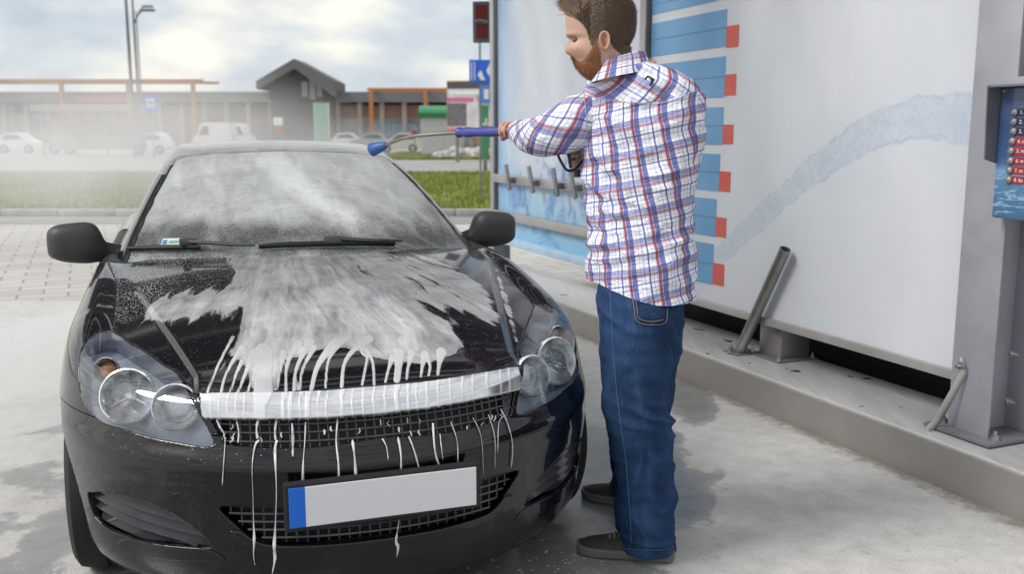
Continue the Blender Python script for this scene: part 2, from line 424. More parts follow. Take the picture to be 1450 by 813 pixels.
f_ang = lambda V: np.arctan2(V[:, 0] + .06, 2.15 - V[:, 1])
f_rad = lambda V: np.hypot(V[:, 0] + .06, 2.15 - V[:, 1])
def foam_glass(V):
    q = pix(V); x, y = q[:, 0], q[:, 1]
    f = np.clip(.62 - (y-250)/330, .08, .75)
    st = pmask(V, [(352,212),(392,208),(440,262),(500,300),(540,345),(520,350),(450,300),(385,245)], 18)
    cl = pmask(V, [(188,352),(215,322),(300,312),(420,322),(520,330),(655,330),(668,350)], 24)
    ur = pmask(V, [(535,222),(560,220),(665,335),(600,330),(585,270)], 20)
    return np.clip(f + .42*st - .42*cl - .12*ur, 0.0, 1)

# ---- paint
def paint_mat(foam=False):
    t = NT('black_paint_foam' if foam else 'black_paint'); c = t.coord('Object')
    vor = t.n('ShaderNodeTexVoronoi', {'Vector': c, 'Scale': 95.0}, feature='F1')
    drop = t.math('SUBTRACT', .26, vor.outputs['Distance'], clamp=True)
    gate = t.math('GREATER_THAN', t.n('ShaderNodeSeparateColor', {0: vor.outputs['Color']}).outputs[0], .62 if foam else .72)
    drop = t.math('MULTIPLY', drop, gate)
    nb = t.bump(drop, .6, .006)
    dirt = t.noise(c, 3, 5)
    base = t.mix(dirt, (.0025, .002, .004), (.0045, .004, .0065))
    kw = dict(col=base, rough=.25, coat=1.0, coatr=.06 if foam else .03, normal=nb, spec=.10)
    if not foam: return t.done(t.bsdf(**kw, coatn=nb))
    fa = t.attr('foam'); da = t.attr('drops')
    # the film flows forward and outward from the screen: streaks follow polar lines round a point behind the hood
    fl = t.n('ShaderNodeCombineXYZ', {0: t.attr('fang'), 1: t.attr('frad'), 2: 0.0}).outputs[0]
    wn_ = t.n('ShaderNodeTexNoise', {'Vector': c, 'Scale': 5.0, 'Detail': 3.0}).outputs['Color']
    flw = t.n('ShaderNodeVectorMath', {0: fl, 1: t.n('ShaderNodeVectorMath', {0: wn_, 1: (.05, .10, 0)}, operation='MULTIPLY').outputs[0]}, operation='ADD').outputs[0]
    streak = t.noise(t.n('ShaderNodeMapping', {0: flw, 'Scale': (34, 3.0, 1)}).outputs[0], 1.0, 5, .6, .5)
    fine = t.noise(t.n('ShaderNodeMapping', {0: flw, 'Scale': (90, 9, 1)}).outputs[0], 1.0, 4, .6, .4)
    cloud = t.noise(c, 5.5, 4, .55, .4); band = t.noise(t.n('ShaderNodeMapping', {0: c, 'Scale': (1.0, 14, 2)}).outputs[0], 1.0, 3, .5, .3)
    m0 = t.math('ADD', fa, t.math('MULTIPLY', t.math('SUBTRACT', streak, .5), 1.05))
    m0 = t.math('ADD', m0, t.math('MULTIPLY', t.math('SUBTRACT', fine, .5), .22))
    edge = t.ramp(m0, [(.26, 0), (.46, 1)])                      # crisp fingered outline
    rim = t.ramp(m0, [(.30, 0), (.38, 1), (.50, 0)])             # thicker bead of lather on that outline
    body = t.math('ADD', t.math('MULTIPLY_ADD', cloud, .55, .02), t.math('MULTIPLY', band, .28))
    thick = t.math('MULTIPLY_ADD', t.math('SUBTRACT', m0, .3), .42, .0, clamp=True)
    st2 = t.ramp(t.math('ADD', t.math('MULTIPLY', cloud, .45), t.math('ADD', t.math('MULTIPLY', streak, .35), t.math('MULTIPLY', fine, .2))), [(.36, 0), (.64, 1)])
    am = t.math('MULTIPLY', edge, t.math('ADD', t.math('ADD', t.math('MULTIPLY', st2, .36), t.math('MULTIPLY', body, .26)), t.math('MULTIPLY', thick, t.math('MULTIPLY_ADD', t.ramp(t.math('MULTIPLY_ADD', t.attr('frad'), 2.2, -3.0), [(0, 0), (.6, 1)]), .55, .6))), clamp=True)
    am = t.math('ADD', am, t.math('MULTIPLY', rim, .22), clamp=True)
    am = t.math('MULTIPLY', am, t.ramp(fa, [(.03, 0), (.12, 1)]))
    v2r = t.n('ShaderNodeTexVoronoi', {'Vector': c, 'Scale': 150.0, 'Randomness': 1.0})
    pat = t.noise(c, 9, 3)
    sp = t.ramp(t.math('ADD', v2r.outputs['Distance'], t.math('MULTIPLY_ADD', pat, -.55, .30)), [(.22, 1), (.36, 0)])
    spk = t.math('MULTIPLY', t.math('MULTIPLY', sp, da), .62)
    fg = t.math('ADD', t.attr('fing'), t.math('MULTIPLY_ADD', t.noise(c, 45, 3), .16, -.08)); fgm = t.ramp(fg, [(.46, 0), (.56, 1)]); fgh = t.ramp(fg, [(.46, 0), (.75, 1)])
    am = t.math('MAXIMUM', am, t.math('MULTIPLY', t.math('MULTIPLY', fgm, t.math('MULTIPLY_ADD', cloud, .45, .42)), t.ramp(t.math('MULTIPLY_ADD', t.attr('frad'), 2.2, -3.15), [(0, 0), (.28, 0), (.66, 1)])))
    amt = t.math('MAXIMUM', am, spk, clamp=True); am = t.math('ADD', am, t.math('MULTIPLY', fgh, .5))
    fb = t.bump(t.math('ADD', t.math('MULTIPLY', am, 1.0), t.math('MULTIPLY', spk, .6)), .5, .005, nb)
    foamsh = t.bsdf(col=(.82, .82, .87), rough=.30, spec=.5, normal=fb, coat=.8, coatr=.08)
    kw['coatn'] = fb; kw['normal'] = fb
    sh = t.n('ShaderNodeMixShader', {0: amt, 1: t.bsdf(**kw), 2: foamsh}).outputs[0]
    return t.done(sh)
M_paint = paint_mat(); M_hood = paint_mat(True)
M_black = simple('black_plastic', (.012, .012, .013), .5, var=.3)
M_rubber = simple('tyre_rubber', (.018, .018, .018), .8, bump=.3)
M_trim = simple('satin_trim', (.050, .052, .062), .30, var=.2, coat=.5)
def chrome_mat():
    t = NT('brushed_chrome'); c = t.coord(); n = t.noise(t.n('ShaderNodeMapping', {0: c, 'Scale': (3, 3, 60)}).outputs[0], 8, 3)
    return t.done(t.bsdf(col=(.62, .64, .68), metal=1.0, rough=t.math('MULTIPLY_ADD', n, .12, .10)))
M_chrome = chrome_mat()
def bar_mat():
    t = NT('chrome_with_lather'); c = t.coord(); fg = t.math('ADD', t.attr('fing'), t.math('MULTIPLY_ADD', t.noise(c, 60, 3), .14, -.07)); m = t.ramp(fg, [(.44, 0), (.56, 1)])
    n = t.noise(t.n('ShaderNodeMapping', {0: c, 'Scale': (3, 3, 60)}).outputs[0], 8, 3); film = t.ramp(t.noise(c, 14, 4), [(.4, .10), (.7, .5)])
    a = t.bsdf(col=(.66, .68, .72), metal=1.0, rough=t.math('MULTIPLY_ADD', n, .10, .08)); b = t.bsdf(col=(.80, .80, .85), rough=.3, coat=.6, coatr=.1, normal=t.bump(t.ramp(fg, [(.44, 0), (.8, 1)]), .9, .004))
    return t.done(t.n('ShaderNodeMixShader', {0: t.math('MAXIMUM', t.math('MULTIPLY', m, .62), film), 1: a, 2: b}).outputs[0])
M_barf = bar_mat()
M_refl = simple('lamp_reflector', (.93, .94, .95), .14, metal=.6, var=.25, nscale=45, bump=.9, bscale=70)
M_bulb = simple('lamp_glass_bulb', (.62, .66, .72), .08, var=.25, nscale=30, metal=.3)
M_house = simple('lamp_housing', (.55, .60, .70), .30, metal=.15, var=.25)
M_orange = simple('indicator_bulb_orange', (.75, .28, .06), .3, var=.1)
def lens_mat():
    t = NT('clear_lens'); fr = t.n('ShaderNodeFresnel', {0: 1.48}).outputs[0]; c = t.coord()
    sm = t.ramp(t.noise(c, 9, 5, .6), [(.45, 0), (.75, .12)])
    g = t.n('ShaderNodeBsdfGlossy', {0: (1, 1, 1, 1), 1: .03}).outputs[0]; tr = t.n('ShaderNodeBsdfTransparent', {0: (.93, .95, .98, 1)}).outputs[0]
    a = t.n('ShaderNodeMixShader', {0: t.math('MULTIPLY_ADD', fr, 1.3, .03, clamp=True), 1: tr, 2: g}).outputs[0]
    d = t.n('ShaderNodeBsdfDiffuse', {0: (.75, .77, .8, 1)}).outputs[0]
    return t.done(t.n('ShaderNodeMixShader', {0: sm, 1: a, 2: d}).outputs[0])
M_lens = lens_mat()
def glass_mat(film):
    t = NT('wet_windscreen' if film else 'tinted_glass'); c = t.coord()
    fr = t.n('ShaderNodeFresnel', {0: 1.5}).outputs[0]
    vor = t.n('ShaderNodeTexVoronoi', {'Vector': c, 'Scale': 85.0}); dr = t.math('SUBTRACT', .3, vor.outputs['Distance'], clamp=True)
    nb = t.bump(dr, .25, .006)
    g = t.n('ShaderNodeBsdfGlossy', {0: (1, 1, 1, 1), 1: .05, 'Normal': nb}).outputs[0]
    tr = t.n('ShaderNodeBsdfTransparent', {0: (.52, .62, .60, 1) if film else (.25, .3, .3, 1)}).outputs[0]
    a = t.n('ShaderNodeMixShader', {0: t.math('MULTIPLY_ADD', fr, .7, .03, clamp=True), 1: tr, 2: g}).outputs[0]
    if not film: return t.done(a)
    fa = t.attr('foam'); sc = t.n('ShaderNodeMapping', {0: c, 'Scale': (5, 1.6, 2)}).outputs[0]
    n = t.noise(sc, 2.2, 7, .6, .5); n2 = t.noise(c, 30, 4, .7, .5)
    am = t.math('ADD', fa, t.math('ADD', t.math('MULTIPLY_ADD', n, 1.0, -.48), t.math('MULTIPLY_ADD', n2, .16, -.08)))
    am = t.ramp(am, [(.0, .22), (.4, .52), (.7, .70), (1.0, .93)])
    # beaded rows where water has collected, with dark gaps
    b = t.ramp(t.noise(t.n('ShaderNodeMapping', {0: c, 'Scale': (2.0, 7.0, 7.0)}).outputs[0], 2.4, 3, .5, .3), [(.47, 0), (.5, 1), (.53, 0)])
    bead = t.math('MULTIPLY', b, t.ramp(t.noise(c, 75, 3, .6), [(.42, 0), (.58, 1)]))
    am = t.math('MULTIPLY', am, t.math('MULTIPLY_ADD', bead, -.22, 1.0))
    zc_ = t.n('ShaderNodeSeparateXYZ', {0: c}).outputs[2]; vd = t.n('ShaderNodeTexVoronoi', {'Vector': c, 'Scale': 130.0})
    dz = t.ramp(t.math('ADD', t.math('MULTIPLY_ADD', t.noise(c, 6, 3), .25, -.12), zc_), [(.93, .2), (.98, 1), (1.06, .9), (1.14, 0)]) if False else t.ramp(t.math('MULTIPLY_ADD', t.math('ADD', t.math('MULTIPLY_ADD', t.noise(c, 6, 3), .22, -.11), zc_), 5.0, -4.75), [(0, .5), (.15, 1), (.5, .8), (.85, .12), (1, .05)])
    am = t.math('MULTIPLY', am, t.math('SUBTRACT', 1.0, t.math('MULTIPLY', t.math('MULTIPLY', dz, t.ramp(vd.outputs['Distance'], [(.25, 0), (.42, 1)])), .55)))
    d = t.bsdf(col=(.84, .88, .89), rough=.35, spec=.5, normal=nb, coat=.25, coatr=.15)
    return t.done(t.n('ShaderNodeMixShader', {0: am, 1: a, 2: d}).outputs[0])
M_glass = glass_mat(True); M_tint = glass_mat(False)
def foam_mat(a0=.55, a1=.97):
    t = NT('soap_foam'); c = t.coord(); n = t.noise(c, 120, 3)
    tr = t.n('ShaderNodeBsdfTransparent', {0: (1, 1, 1, 1)}).outputs[0]
    b = t.bsdf(col=(.86, .86, .89), rough=.3, normal=t.bump(n, .5, .002), coat=.5, coatr=.1, sss=.0)
    return t.done(t.n('ShaderNodeMixShader', {0: t.ramp(t.noise(c, 28, 4), [(.35, a0), (.6, a1)]), 1: tr, 2: b}).outputs[0])
M_foam = foam_mat()

car = empty('parked_car', (CARO[0], CARO[1], 0), CYAW, 'glossy black hatchback covered in soap foam, headlights towards us and white blank number plate', 'car')

# front shell (half)
bb = np.concatenate([np.arange(-48, 22, .34), np.arange(22, 72, .21), np.arange(72, 130, .6), np.arange(130, 214, 1.0)])
tt = np.concatenate([np.linspace(0, .82, 190)[:-1], np.linspace(.82, 1.0, 50)])
G = shell(body_d, (.88, .34), .66, R(87), np.radians(bb), tt); G[:, 0, 0] = 0.0
V = G.reshape(-1, 3); T = tri_grid(len(bb), len(tt))
HL = [(144,470),(162,472),(187,488),(212.5,503),(233,519),(249,528),(258,541),(272,566),(284,589),(295,609),(302,628),(288,632.5),(253,627),(212.5,619.5),(177,608),(151,601),(136,592),(124,578),(115,557),(112,527),(115,501),(123,484),(134,474)]
HOOD = [(168,340),(166,400),(163.5,440),(162.5,470),(187,486),(212.5,501),(234,517),(253,526.5),(263,540),(277,557),(300,557.5),(340,557),(400,556.5),(460,554.5),(520,550),(560,545),(640,535),(900,500),(900,300),(440,300)]
UG = [(266,538),(274,557),(900,480),(900,560),(640,602),(545,621),(460,633),(400,636),(350,634),(318,630),(311,620),(300,600),(285,573)]
LI = [(308,719),(330,716),(360,715.5),(405,717),(470,712),(560,700),(900,640),(900,700),(640,748),(545,764),(460,773),(400,774),(368,770),(345,756),(322,736)]
FS = [(124,699),(131,697.5),(146,697),(187,705),(238,725),(283,755),(299,776),(288,777.5),(263,776),(212,770),(161,755),(138,738),(129,722)]
FT = [(167,773),(177,763.5),(200,765),(240,774),(294,779),(319,794),(280,795),(238,793),(187,785)]
def sd_(V, poly, n=3): return poly_sdf(pix(V), densify(poly, n) if n > 1 else np.array(poly, float))
def take(V, T, s):
    V, Ti, To = clip(V, T, s); return V, Ti, To
V, T, _ = clip(V, T, V[:, 1] - 1.52)                       # keep in front of the door line
V, Tarch, T = clip(V, T, np.where(V[:, 0] < -.55, np.hypot(V[:, 1]-.88, V[:, 2]-.32) - .352, 1.0))
front = lambda V: V[:, 1] - 1.0
V, Thl, T = take(V, T, np.maximum(sd_(V, HL), front(V)))
gap = 1.3
V, Tgap, T = take(V, T, np.maximum(sd_(V, HL) - gap, front(V)))
V, Thood, T = take(V, T, np.maximum(sd_(V, HOOD, 2), V[:, 1]-1.52))
V, Tgap2, T = take(V, T, np.maximum(sd_(V, HOOD, 2) - gap, V[:, 1]-1.6))
V, Tug, T = take(V, T, np.maximum(sd_(V, UG, 2), front(V)))
V, Tli, T = take(V, T, np.maximum(sd_(V, LI, 2), front(V)))
V, Trim, T = take(V, T, np.maximum(np.maximum(sd_(V, LI, 2) - 9, front(V)), .30 - .0*V[:, 0] - .0 + (V[:, 2]-.335)*0 - .30 + (V[:, 2]-.37)))
V, Tfs, T = take(V, T, np.maximum(sd_(V, FS), front(V)))
V, Tft, T = take(V, T, np.maximum(sd_(V, FT), front(V)))
V, Tlip, T = take(V, T, V[:, 2] - .185)
bz = .625 - .0*V[:, 1]
V, Tbump, T = take(V, T, np.maximum(V[:, 2] - .628, V[:, 1] - .80))
V, Tg3, T = take(V, T, np.maximum(V[:, 2] - .633, V[:, 1] - .806))
panel('fender', V, T, body_d, M_paint, car, mirror='both')
panel('hood', V, Thood, body_d, M_hood, car, attrs={'foam': foam_hood, 'drops': drops_hood, 'fang': f_ang, 'frad': f_rad, 'fing': f_fing}, off=.001)
bumper = panel('bumper', V, Tbump, body_d, M_paint, car)
panel('front_lip', V, Tlip, body_d, M_black, bumper, off=-.002)
panel('intake_trim', V, Trim, body_d, M_paint, bumper, off=.007, foldr=.004)
# dark liner under all the gaps and openings
Gl = shell(body_d, (.88, .34), .66, R(87), np.radians(np.arange(-45, 214, 3.0)), np.linspace(0, 1, 40)); Gl[:, 0, 0] = 0
Vl = Gl.reshape(-1, 3); Vl = Vl - grad(body_d, Vl)*.14; Vl[:, 2] = np.maximum(Vl[:, 2], .17)
Tl = tri_grid(Gl.shape[0], 40); Vl, _, Tl = clip(Vl, Tl, np.where(Vl[:, 0] < -.45, np.hypot(Vl[:, 1]-.88, Vl[:, 2]-.32) - .36, 1.0))
Vl, Tl = compact(Vl, Tl); n = len(Vl)
mesh_obj('inner_structure', np.vstack([Vl, Vl*[-1, 1, 1]]), [tuple(t) for t in Tl] + [tuple(t+n)[::-1] for t in Tl], M_black, car, smooth=True)
# fog vents: recessed ribbed surface; glossy strip below
rib = lambda V: -.014 - .022*np.abs(((V[:, 2] + .10*(V[:, 0]+.8)) / .030) % 1.0 - .5)*2
panel('fog_vent', V, Tfs, body_d, M_trim, bumper, mirror='both', disp=rib, fold=0)
panel('vent_trim', V, Tft, body_d, M_paint, bumper, mirror='both', off=.004)
# grille backs: recessed dark sheets following the nose
def back(name, T, off): panel(name, V, T, body_d, M_black, None, off=off, fold=0)
grille = panel('upper_grille', V, Tug, body_d, M_black, car, off=-.055, fold=0)
lgr = panel('lower_grille', V, Tli, body_d, M_black, car, off=-.05, fold=0)
def front_pts(u, z, off=0.0):
    u, z = np.broadcast_arrays(np.asarray(u, float), np.asarray(z, float)); lo = np.full(u.shape, -.6); hi = np.full(u.shape, .85)
    for _ in range(30):
        m = (lo+hi)/2; g = body_d(np.stack([u, m, z], -1)) > 0; lo = np.where(g, m, lo); hi = np.where(g, hi, m)
    P = np.stack([u, hi, z], -1); return P + grad(body_d, P)*off
def inside(P, poly): return poly_sdf(pix(P*np.sign(-P[:, :1] + 1e-9)*[1, 1, 1]*[1, 1, 1] if False else np.stack([-np.abs(P[:, 0]), P[:, 1], P[:, 2]], -1)), np.array(poly, float))
def lattice(parent, poly, zs, us, r, off, name, margin=-1.0):
    m = MB()
    def runs(P, ok, rr):
        i = 0
        while i < len(P):
            j = i
            while j < len(P) and ok[j]: j += 1
            if j - i > 1: m.tube(P[i:j], rr, 6)
            i = j + 1
    for z in zs:
        u = np.arange(-.62, .621, .012); runs(front_pts(u, z, off), inside(front_pts(u, z), poly) < margin, r*1.15)
    for u in us:
        z = np.arange(.30, .76, .006); runs(front_pts(u, z, off - .004), inside(front_pts(u, z), poly) < margin, r)
    return m.build(name, M_trim, parent, smooth=True)
lattice(grille, UG, [.600, .620, .641, .661], np.arange(-.48, .481, .0262), .0030, -.018, 'grille_mesh')
lattice(lgr, LI, [.345, .368, .391, .414, .437], np.arange(-.50, .501, .029), .0032, -.018, 'grille_mesh')
# chrome bar: a curved solid bar across the top of the grille
BT = [(286,561),(300,560),(400,559.5),(460,557.5),(541,550.5),(643,534.6),(900,495)]; BB = [(900,520),(643,568),(541,585),(460,591),(400,592),(330,591.5),(292,590.5),(287,577)]
Vb, Tb, _ = clip(G.reshape(-1, 3), tri_grid(len(bb), len(tt)), np.maximum(sd_(G.reshape(-1, 3), BT + BB, 1), G.reshape(-1, 3)[:, 1]-.6))
bar = panel('grille_bar', Vb, Tb, body_d, M_barf, grille, attrs={'fing': f_bar}, off=.010, fold=.035, foldr=.007, disp=lambda V: .006*np.cos(np.clip((V[:, 2]-.692)/.034, -1, 1)*1.3))
# ---- headlights
lens = panel('headlight', V, Thl, body_d, M_lens, car, mirror='both', off=.001, fold=0)
for sg, L in zip((-1, 1), lens):
    # rim seal and bowl behind the lens
    Vh, Th = compact(V, Thl); Nh = grad(body_d, Vh)
    rV = Vh - Nh*.070
    fl = (np.cross(rV[Th[:, 1]]-rV[Th[:, 0]], rV[Th[:, 2]]-rV[Th[:, 0]])*Nh[Th[:, 0]]).sum(1) < 0; Th2 = Th.copy(); Th2[fl] = Th2[fl][:, ::-1]
    F = [tuple(t) for t in Th2]; E = np.vstack([Th2[:, [0, 1]], Th2[:, [1, 2]], Th2[:, [2, 0]]]); key = E.min(1)*10**7+E.max(1)
    uq, idx, cnt = np.unique(key, return_index=True, return_counts=True); n = len(rV)
    F += [(a, b, b+n, a+n) for a, b in E[idx[cnt == 1]]]
    AV = np.vstack([rV, Vh - Nh*.002])
    if sg > 0: AV = AV*[-1, 1, 1]; F = [f[::-1] for f in F]
    mesh_obj('lamp_housing', AV, F, M_house, L, smooth=True)
    fwd = Vector((.30*sg, -1, .24)).normalized()
    def lamp(cu, cv, cz, r, nm, kind):
        C = Vector((sg*cu, cv, cz)); ex = fwd.cross(Vector((0, 0, 1))).normalized(); ey = ex.cross(fwd).normalized()
        m = MB(); prof = [(r*1.0, .004), (r*1.02, .018), (r*.96, .022), (r*.92, .012), (r*.86, -.004), (r*.62, -.028), (r*.34, -.042), (r*.12, -.048)] if kind != 'proj' else [(r, .0), (r*1.02, .018), (r*.96, .022), (r*.90, .010), (r*.80, -.006), (r*.74, -.020), (r*.70, -.022)]
        K = 40; VV = []
        for (rr, d) in prof:
            for k in range(K):
                a = 2*math.pi*k/K; rip = 1 + (.09*math.sin(a*8) if (kind == 'bowl' and rr < r*.87) else 0)
                VV.append(C + ex*(math.cos(a)*rr*rip) + ey*(math.sin(a)*rr*rip) + fwd*d)
        m.add(VV, grid_faces(len(prof), K, True)); o = m.build(nm, M_refl, L, smooth=True, auto=50)
        q = MB()
        if kind == 'proj':   # convex lens
            VV = []; pr = [(r*.70*math.sin(a), -.022 + .016*math.cos(a)) for a in np.linspace(R(90), R(4), 7)]
            for rr, d in pr:
                for k in range(K): a = 2*math.pi*k/K; VV.append(C + ex*(math.cos(a)*rr) + ey*(math.sin(a)*rr) + fwd*d)
            q.add(VV, grid_faces(len(pr), K, True) + [tuple((len(pr)-1)*K + k for k in range(K))]); q.build('projector_lens', M_bulb, o, smooth=True, auto=60)
        else:
            q.tube([C - fwd*.04, C - fwd*.006, C + fwd*.004], [r*.20, r*.20, r*.10], 14)
            for k in range(3): a = R(90+120*k); q.tube([C + ex*(math.cos(a)*r*.8) + ey*(math.sin(a)*r*.8) - fwd*.008, C - fwd*.01], r*.045, 6)
            q.build('bulb', M_bulb if kind == 'bowl' else M_orange, o, smooth=True)
        return o
    p1, p2, p3 = [surf_hit(x, y, off=o_) for x, y, o_ in ((167, 560, -.040), (239, 575, -.038), (147, 511, -.034))]
    lamp(-p1[0], p1[1], p1[2], .080, 'lamp_ring', 'bowl'); lamp(-p2[0], p2[1], p2[2], .066, 'lamp_ring', 'proj')
    o = lamp(-p3[0], p3[1], p3[2], .038, 'lamp_ring', 'ind')
    b = MB(); C = Vector((-sg*p3[0], p3[1], p3[2])); b.tube([C - fwd*.03, C + fwd*.002, C + fwd*.010], [.026, .024, .010], 16); b.build('indicator_bulb', M_orange, o, smooth=True)
# ---- number plate
pl = MB(); pl.box((0, -.0165, .461), (.545, .020, .138), bev=.006); pf = pl.build('plate_frame', M_black, car)
pl = MB(); pl.box((0, -.0300, .461), (.520, .004, .112), bev=.0015)
pm = NT('plate_white'); c = pm.coord('Object'); sx = pm.n('ShaderNodeSeparateXYZ', {0: c}).outputs[0]
cc = pm.mix(pm.math('LESS_THAN', sx, -.2165), (.74, .74, .79), (.004, .14, .70)); pl.build('number_plate', pm.done(pm.bsdf(col=cc, rough=.35, coat=.3)), pf)
# parking sensor / tow cover / washer cover: raised outlines on the bumper
def patch(name, pts, thick, mat, parent, both=False, closed=True):
    m = MB(); H = [surf_hit(x, y, off=thick) for x, y in pts]
    if closed: H.append(H[0])
    m.tube([Vector(h) for h in H], .0016, 5); return m.build(name, mat, parent)
patch('tow_cover', [(248+13*math.cos(a), 687+13*math.sin(a)) for a in np.linspace(0, 6.28, 17)[:-1]], -.0003, M_black, bumper)
patch('washer_cover', [(160,621),(164,640),(172,649),(200,655),(204,650),(205,634)], -.0003, M_black, bumper, closed=False)
# ---- rear part of the body, v > 1.52
vs = np.concatenate([np.linspace(1.526, 3.5, 60), np.linspace(3.53, 4.20, 26)]); aa = np.concatenate([np.linspace(-50, 70, 100), np.linspace(71, 90, 30)])
VVs, AA = np.meshgrid(vs, np.radians(aa), indexing='ij')
def sect(fn, z0, VVs, AA):
    d = np.stack([-np.cos(AA), np.zeros_like(AA), np.sin(AA)], -1); o = np.stack([np.zeros_like(AA), VVs, np.full_like(AA, z0)], -1)
    lo = np.zeros_like(AA); hi = np.full_like(AA, 1.5)
    for _ in range(34):
        m = (lo+hi)/2; g = fn(o + d*m[..., None]); lo = np.where(g < 0, m, lo); hi = np.where(g < 0, hi, m)
    return o + d*lo[..., None]
Gr = sect(body_d, .55, VVs, AA); Gr[:, -1, 0] = 0
rV = Gr.reshape(-1, 3); rT = tri_grid(*Gr.shape[:2])
rV, ra, rT = clip(rV, rT, np.where(rV[:, 0] < -.55, np.hypot(rV[:, 1]-3.49, rV[:, 2]-.32) - .352, 1.0))
rV, Tq, rT2 = clip(rV, rT, -(rV[:, 1] - 2.80))             # quarter panel behind
rV, Tsill, rT3 = clip(rV, rT2, rV[:, 2] - .235); rV, rT3, _ = clip(rV, rT3, rV[:, 1] - 2.795)
panel('rear_quarter', rV, Tq, body_d, M_paint, car, mirror='join')
rV, Tdoor, _ = clip(rV, rT3, -(rV[:, 2]-.242)); rV, Tdoor, Tdeck = clip(rV, Tdoor, rV[:, 2]-.935)
doors = panel('door', rV, Tdoor, body_d, M_paint, car, mirror='both'); panel('sill', rV, Tsill, body_d, M_black, car, mirror='both')
panel('cowl', rV, Tdeck, body_d, M_black, car, mirror='join', off=-.004)
for sg, D in zip((-1, 1), doors):
    m = MB(); m.box((sg*.885, 2.55, .80), (.03, .20, .028), bev=.012); m.build('door_handle', M_paint, D, smooth=True)
# ---- cabin
bc = np.radians(np.concatenate([np.arange(-8, 100, .8), np.arange(100, 192, 1.5)])); tc_ = np.linspace(0, 1, 90)
Gc = shell(cabin_d, (2.55, .90), .50, R(87), bc, tc_); Gc[:, 0, 0] = 0
cV = Gc.reshape(-1, 3); cT = tri_grid(*Gc.shape[:2])
WS = [(177,372),(186,352),(200,318),(224,268),(240,238),(249,226),(262,221.5),(300,217),(395,213),(480,213),(560,216),(900,216),(900,400),(420,400)]
sq = lambda V: sd_(V, WS, 1)
cV, cT, _ = clip(cV, cT, .90 - cV[:, 2])
cV, Tws, cT = clip(cV, cT, np.maximum(sq(cV), cV[:, 1]-2.75))
cV, Tseal, cT = clip(cV, cT, np.maximum.reduce([sq(cV) - 1.8, cV[:, 1]-2.8, cV[:, 2]-1.30]))
win = lambda V: np.maximum.reduce([.955 - V[:, 2], V[:, 2] - (1.315 - .10*((V[:, 1]-2.75)/.9)**2), (1.70 + (V[:, 2]-.95)*2.05) - V[:, 1], V[:, 1] - (3.75 - (V[:, 2]-.95)*.7), V[:, 0] + .45])
cV, Tsw, cT = clip(cV, cT, win(cV)*1.0)
rw = lambda V: np.maximum.reduce([3.62 - V[:, 1], np.abs(V[:, 0]) - .55, V[:, 2]-1.34, 1.0-V[:, 2]])
cV, Trw, cT = clip(cV, cT, rw(cV))
cV, Tpil, Troof = clip(cV, cT, np.minimum(cV[:, 1]-.0 - (2.62), 0)*0 + np.maximum(-(cV[:, 0]) - 9, cV[:, 2]-(1.262 + .0*cV[:, 0])))
panel('roof', cV, Troof, cabin_d, M_hood, car, attrs={'foam': lambda V: np.full(len(V), .75), 'drops': lambda V: np.full(len(V), .8), 'fang': f_ang, 'frad': f_rad}, fold=.004)
panel('pillar', cV, Tpil, cabin_d, M_paint, car, mirror='both', fold=.004)
ws = panel('windscreen', cV, Tws, cabin_d, M_glass, car, attrs={'foam': foam_glass}, fold=0, off=-.003)
panel('windscreen_seal', cV, Tseal, cabin_d, M_black, ws, fold=.006, off=.001)
panel('side_window', cV, Tsw, cabin_d, M_tint, car, mirror='both', fold=0, off=-.003)
panel('rear_window', cV, Trw, cabin_d, M_tint, car, fold=0, off=-.003)
# inspection sticker inside the screen, wipers
def quad_on(fn, pts, off): return [surf_hit(x, y, fn, off) for x, y in pts]
H = quad_on(cabin_d, [(227,349.5),(267,347.5),(268.5,337),(231,338)], .001)
m = MB(); m.add(H, [(0, 1, 2, 3)]); st = m.build('sticker', simple('sticker_pale_green', (.55, .70, .66), .5), ws)
H = quad_on(cabin_d, [(229.5,346.5),(236,346),(237,340),(231.5,340.3)], .0018); m = MB(); m.add(H, [(0, 1, 2, 3)]); m.build('sticker_logo', simple('sticker_blue', (.05, .22, .5), .5), st)
H = quad_on(cabin_d, [(239,345),(263,343.6),(264,340.4),(240,341.4)], .0018); m = MB(); m.add(H, [(0, 1, 2, 3)]); m.build('sticker_text', simple('sticker_dark', (.22, .38, .38), .5), st)
def wiper(blade, arm, hub):
    m = MB(); P = [surf_hit(x, y, cabin_d, .016) for x, y in blade]; Q = [surf_hit(x, y, cabin_d, .005) for x, y in blade]
    m.tube(P, [.006]+[.010]*(len(P)-2)+[.006], 8); m.tube(Q, .004, 6); b = m.build('wiper', M_black, car, smooth=True)
    m = MB(); P = [surf_hit(x, y, cabin_d, .034) for x, y in arm]; m.tube(P, [.009, .008, .007, .006][:len(P)] if len(P) < 5 else .008, 8)
    h = surf_hit(*hub, cabin_d, .03); m.box(tuple(h), (.07, .03, .03), bev=.008); m.build('wiper_arm', M_trim, b, smooth=True)
    return b
wiper([(184,355.5),(215,355),(250,354.5),(285,354)], [(272,352),(300,354),(330,356.5),(362,357.5)], (270,351))
wiper([(367,353),(400,351),(450,349.5),(500,348.6),(558,349.2)], [(470,347.5),(500,349),(530,350),(566,350.5)], (470,348))
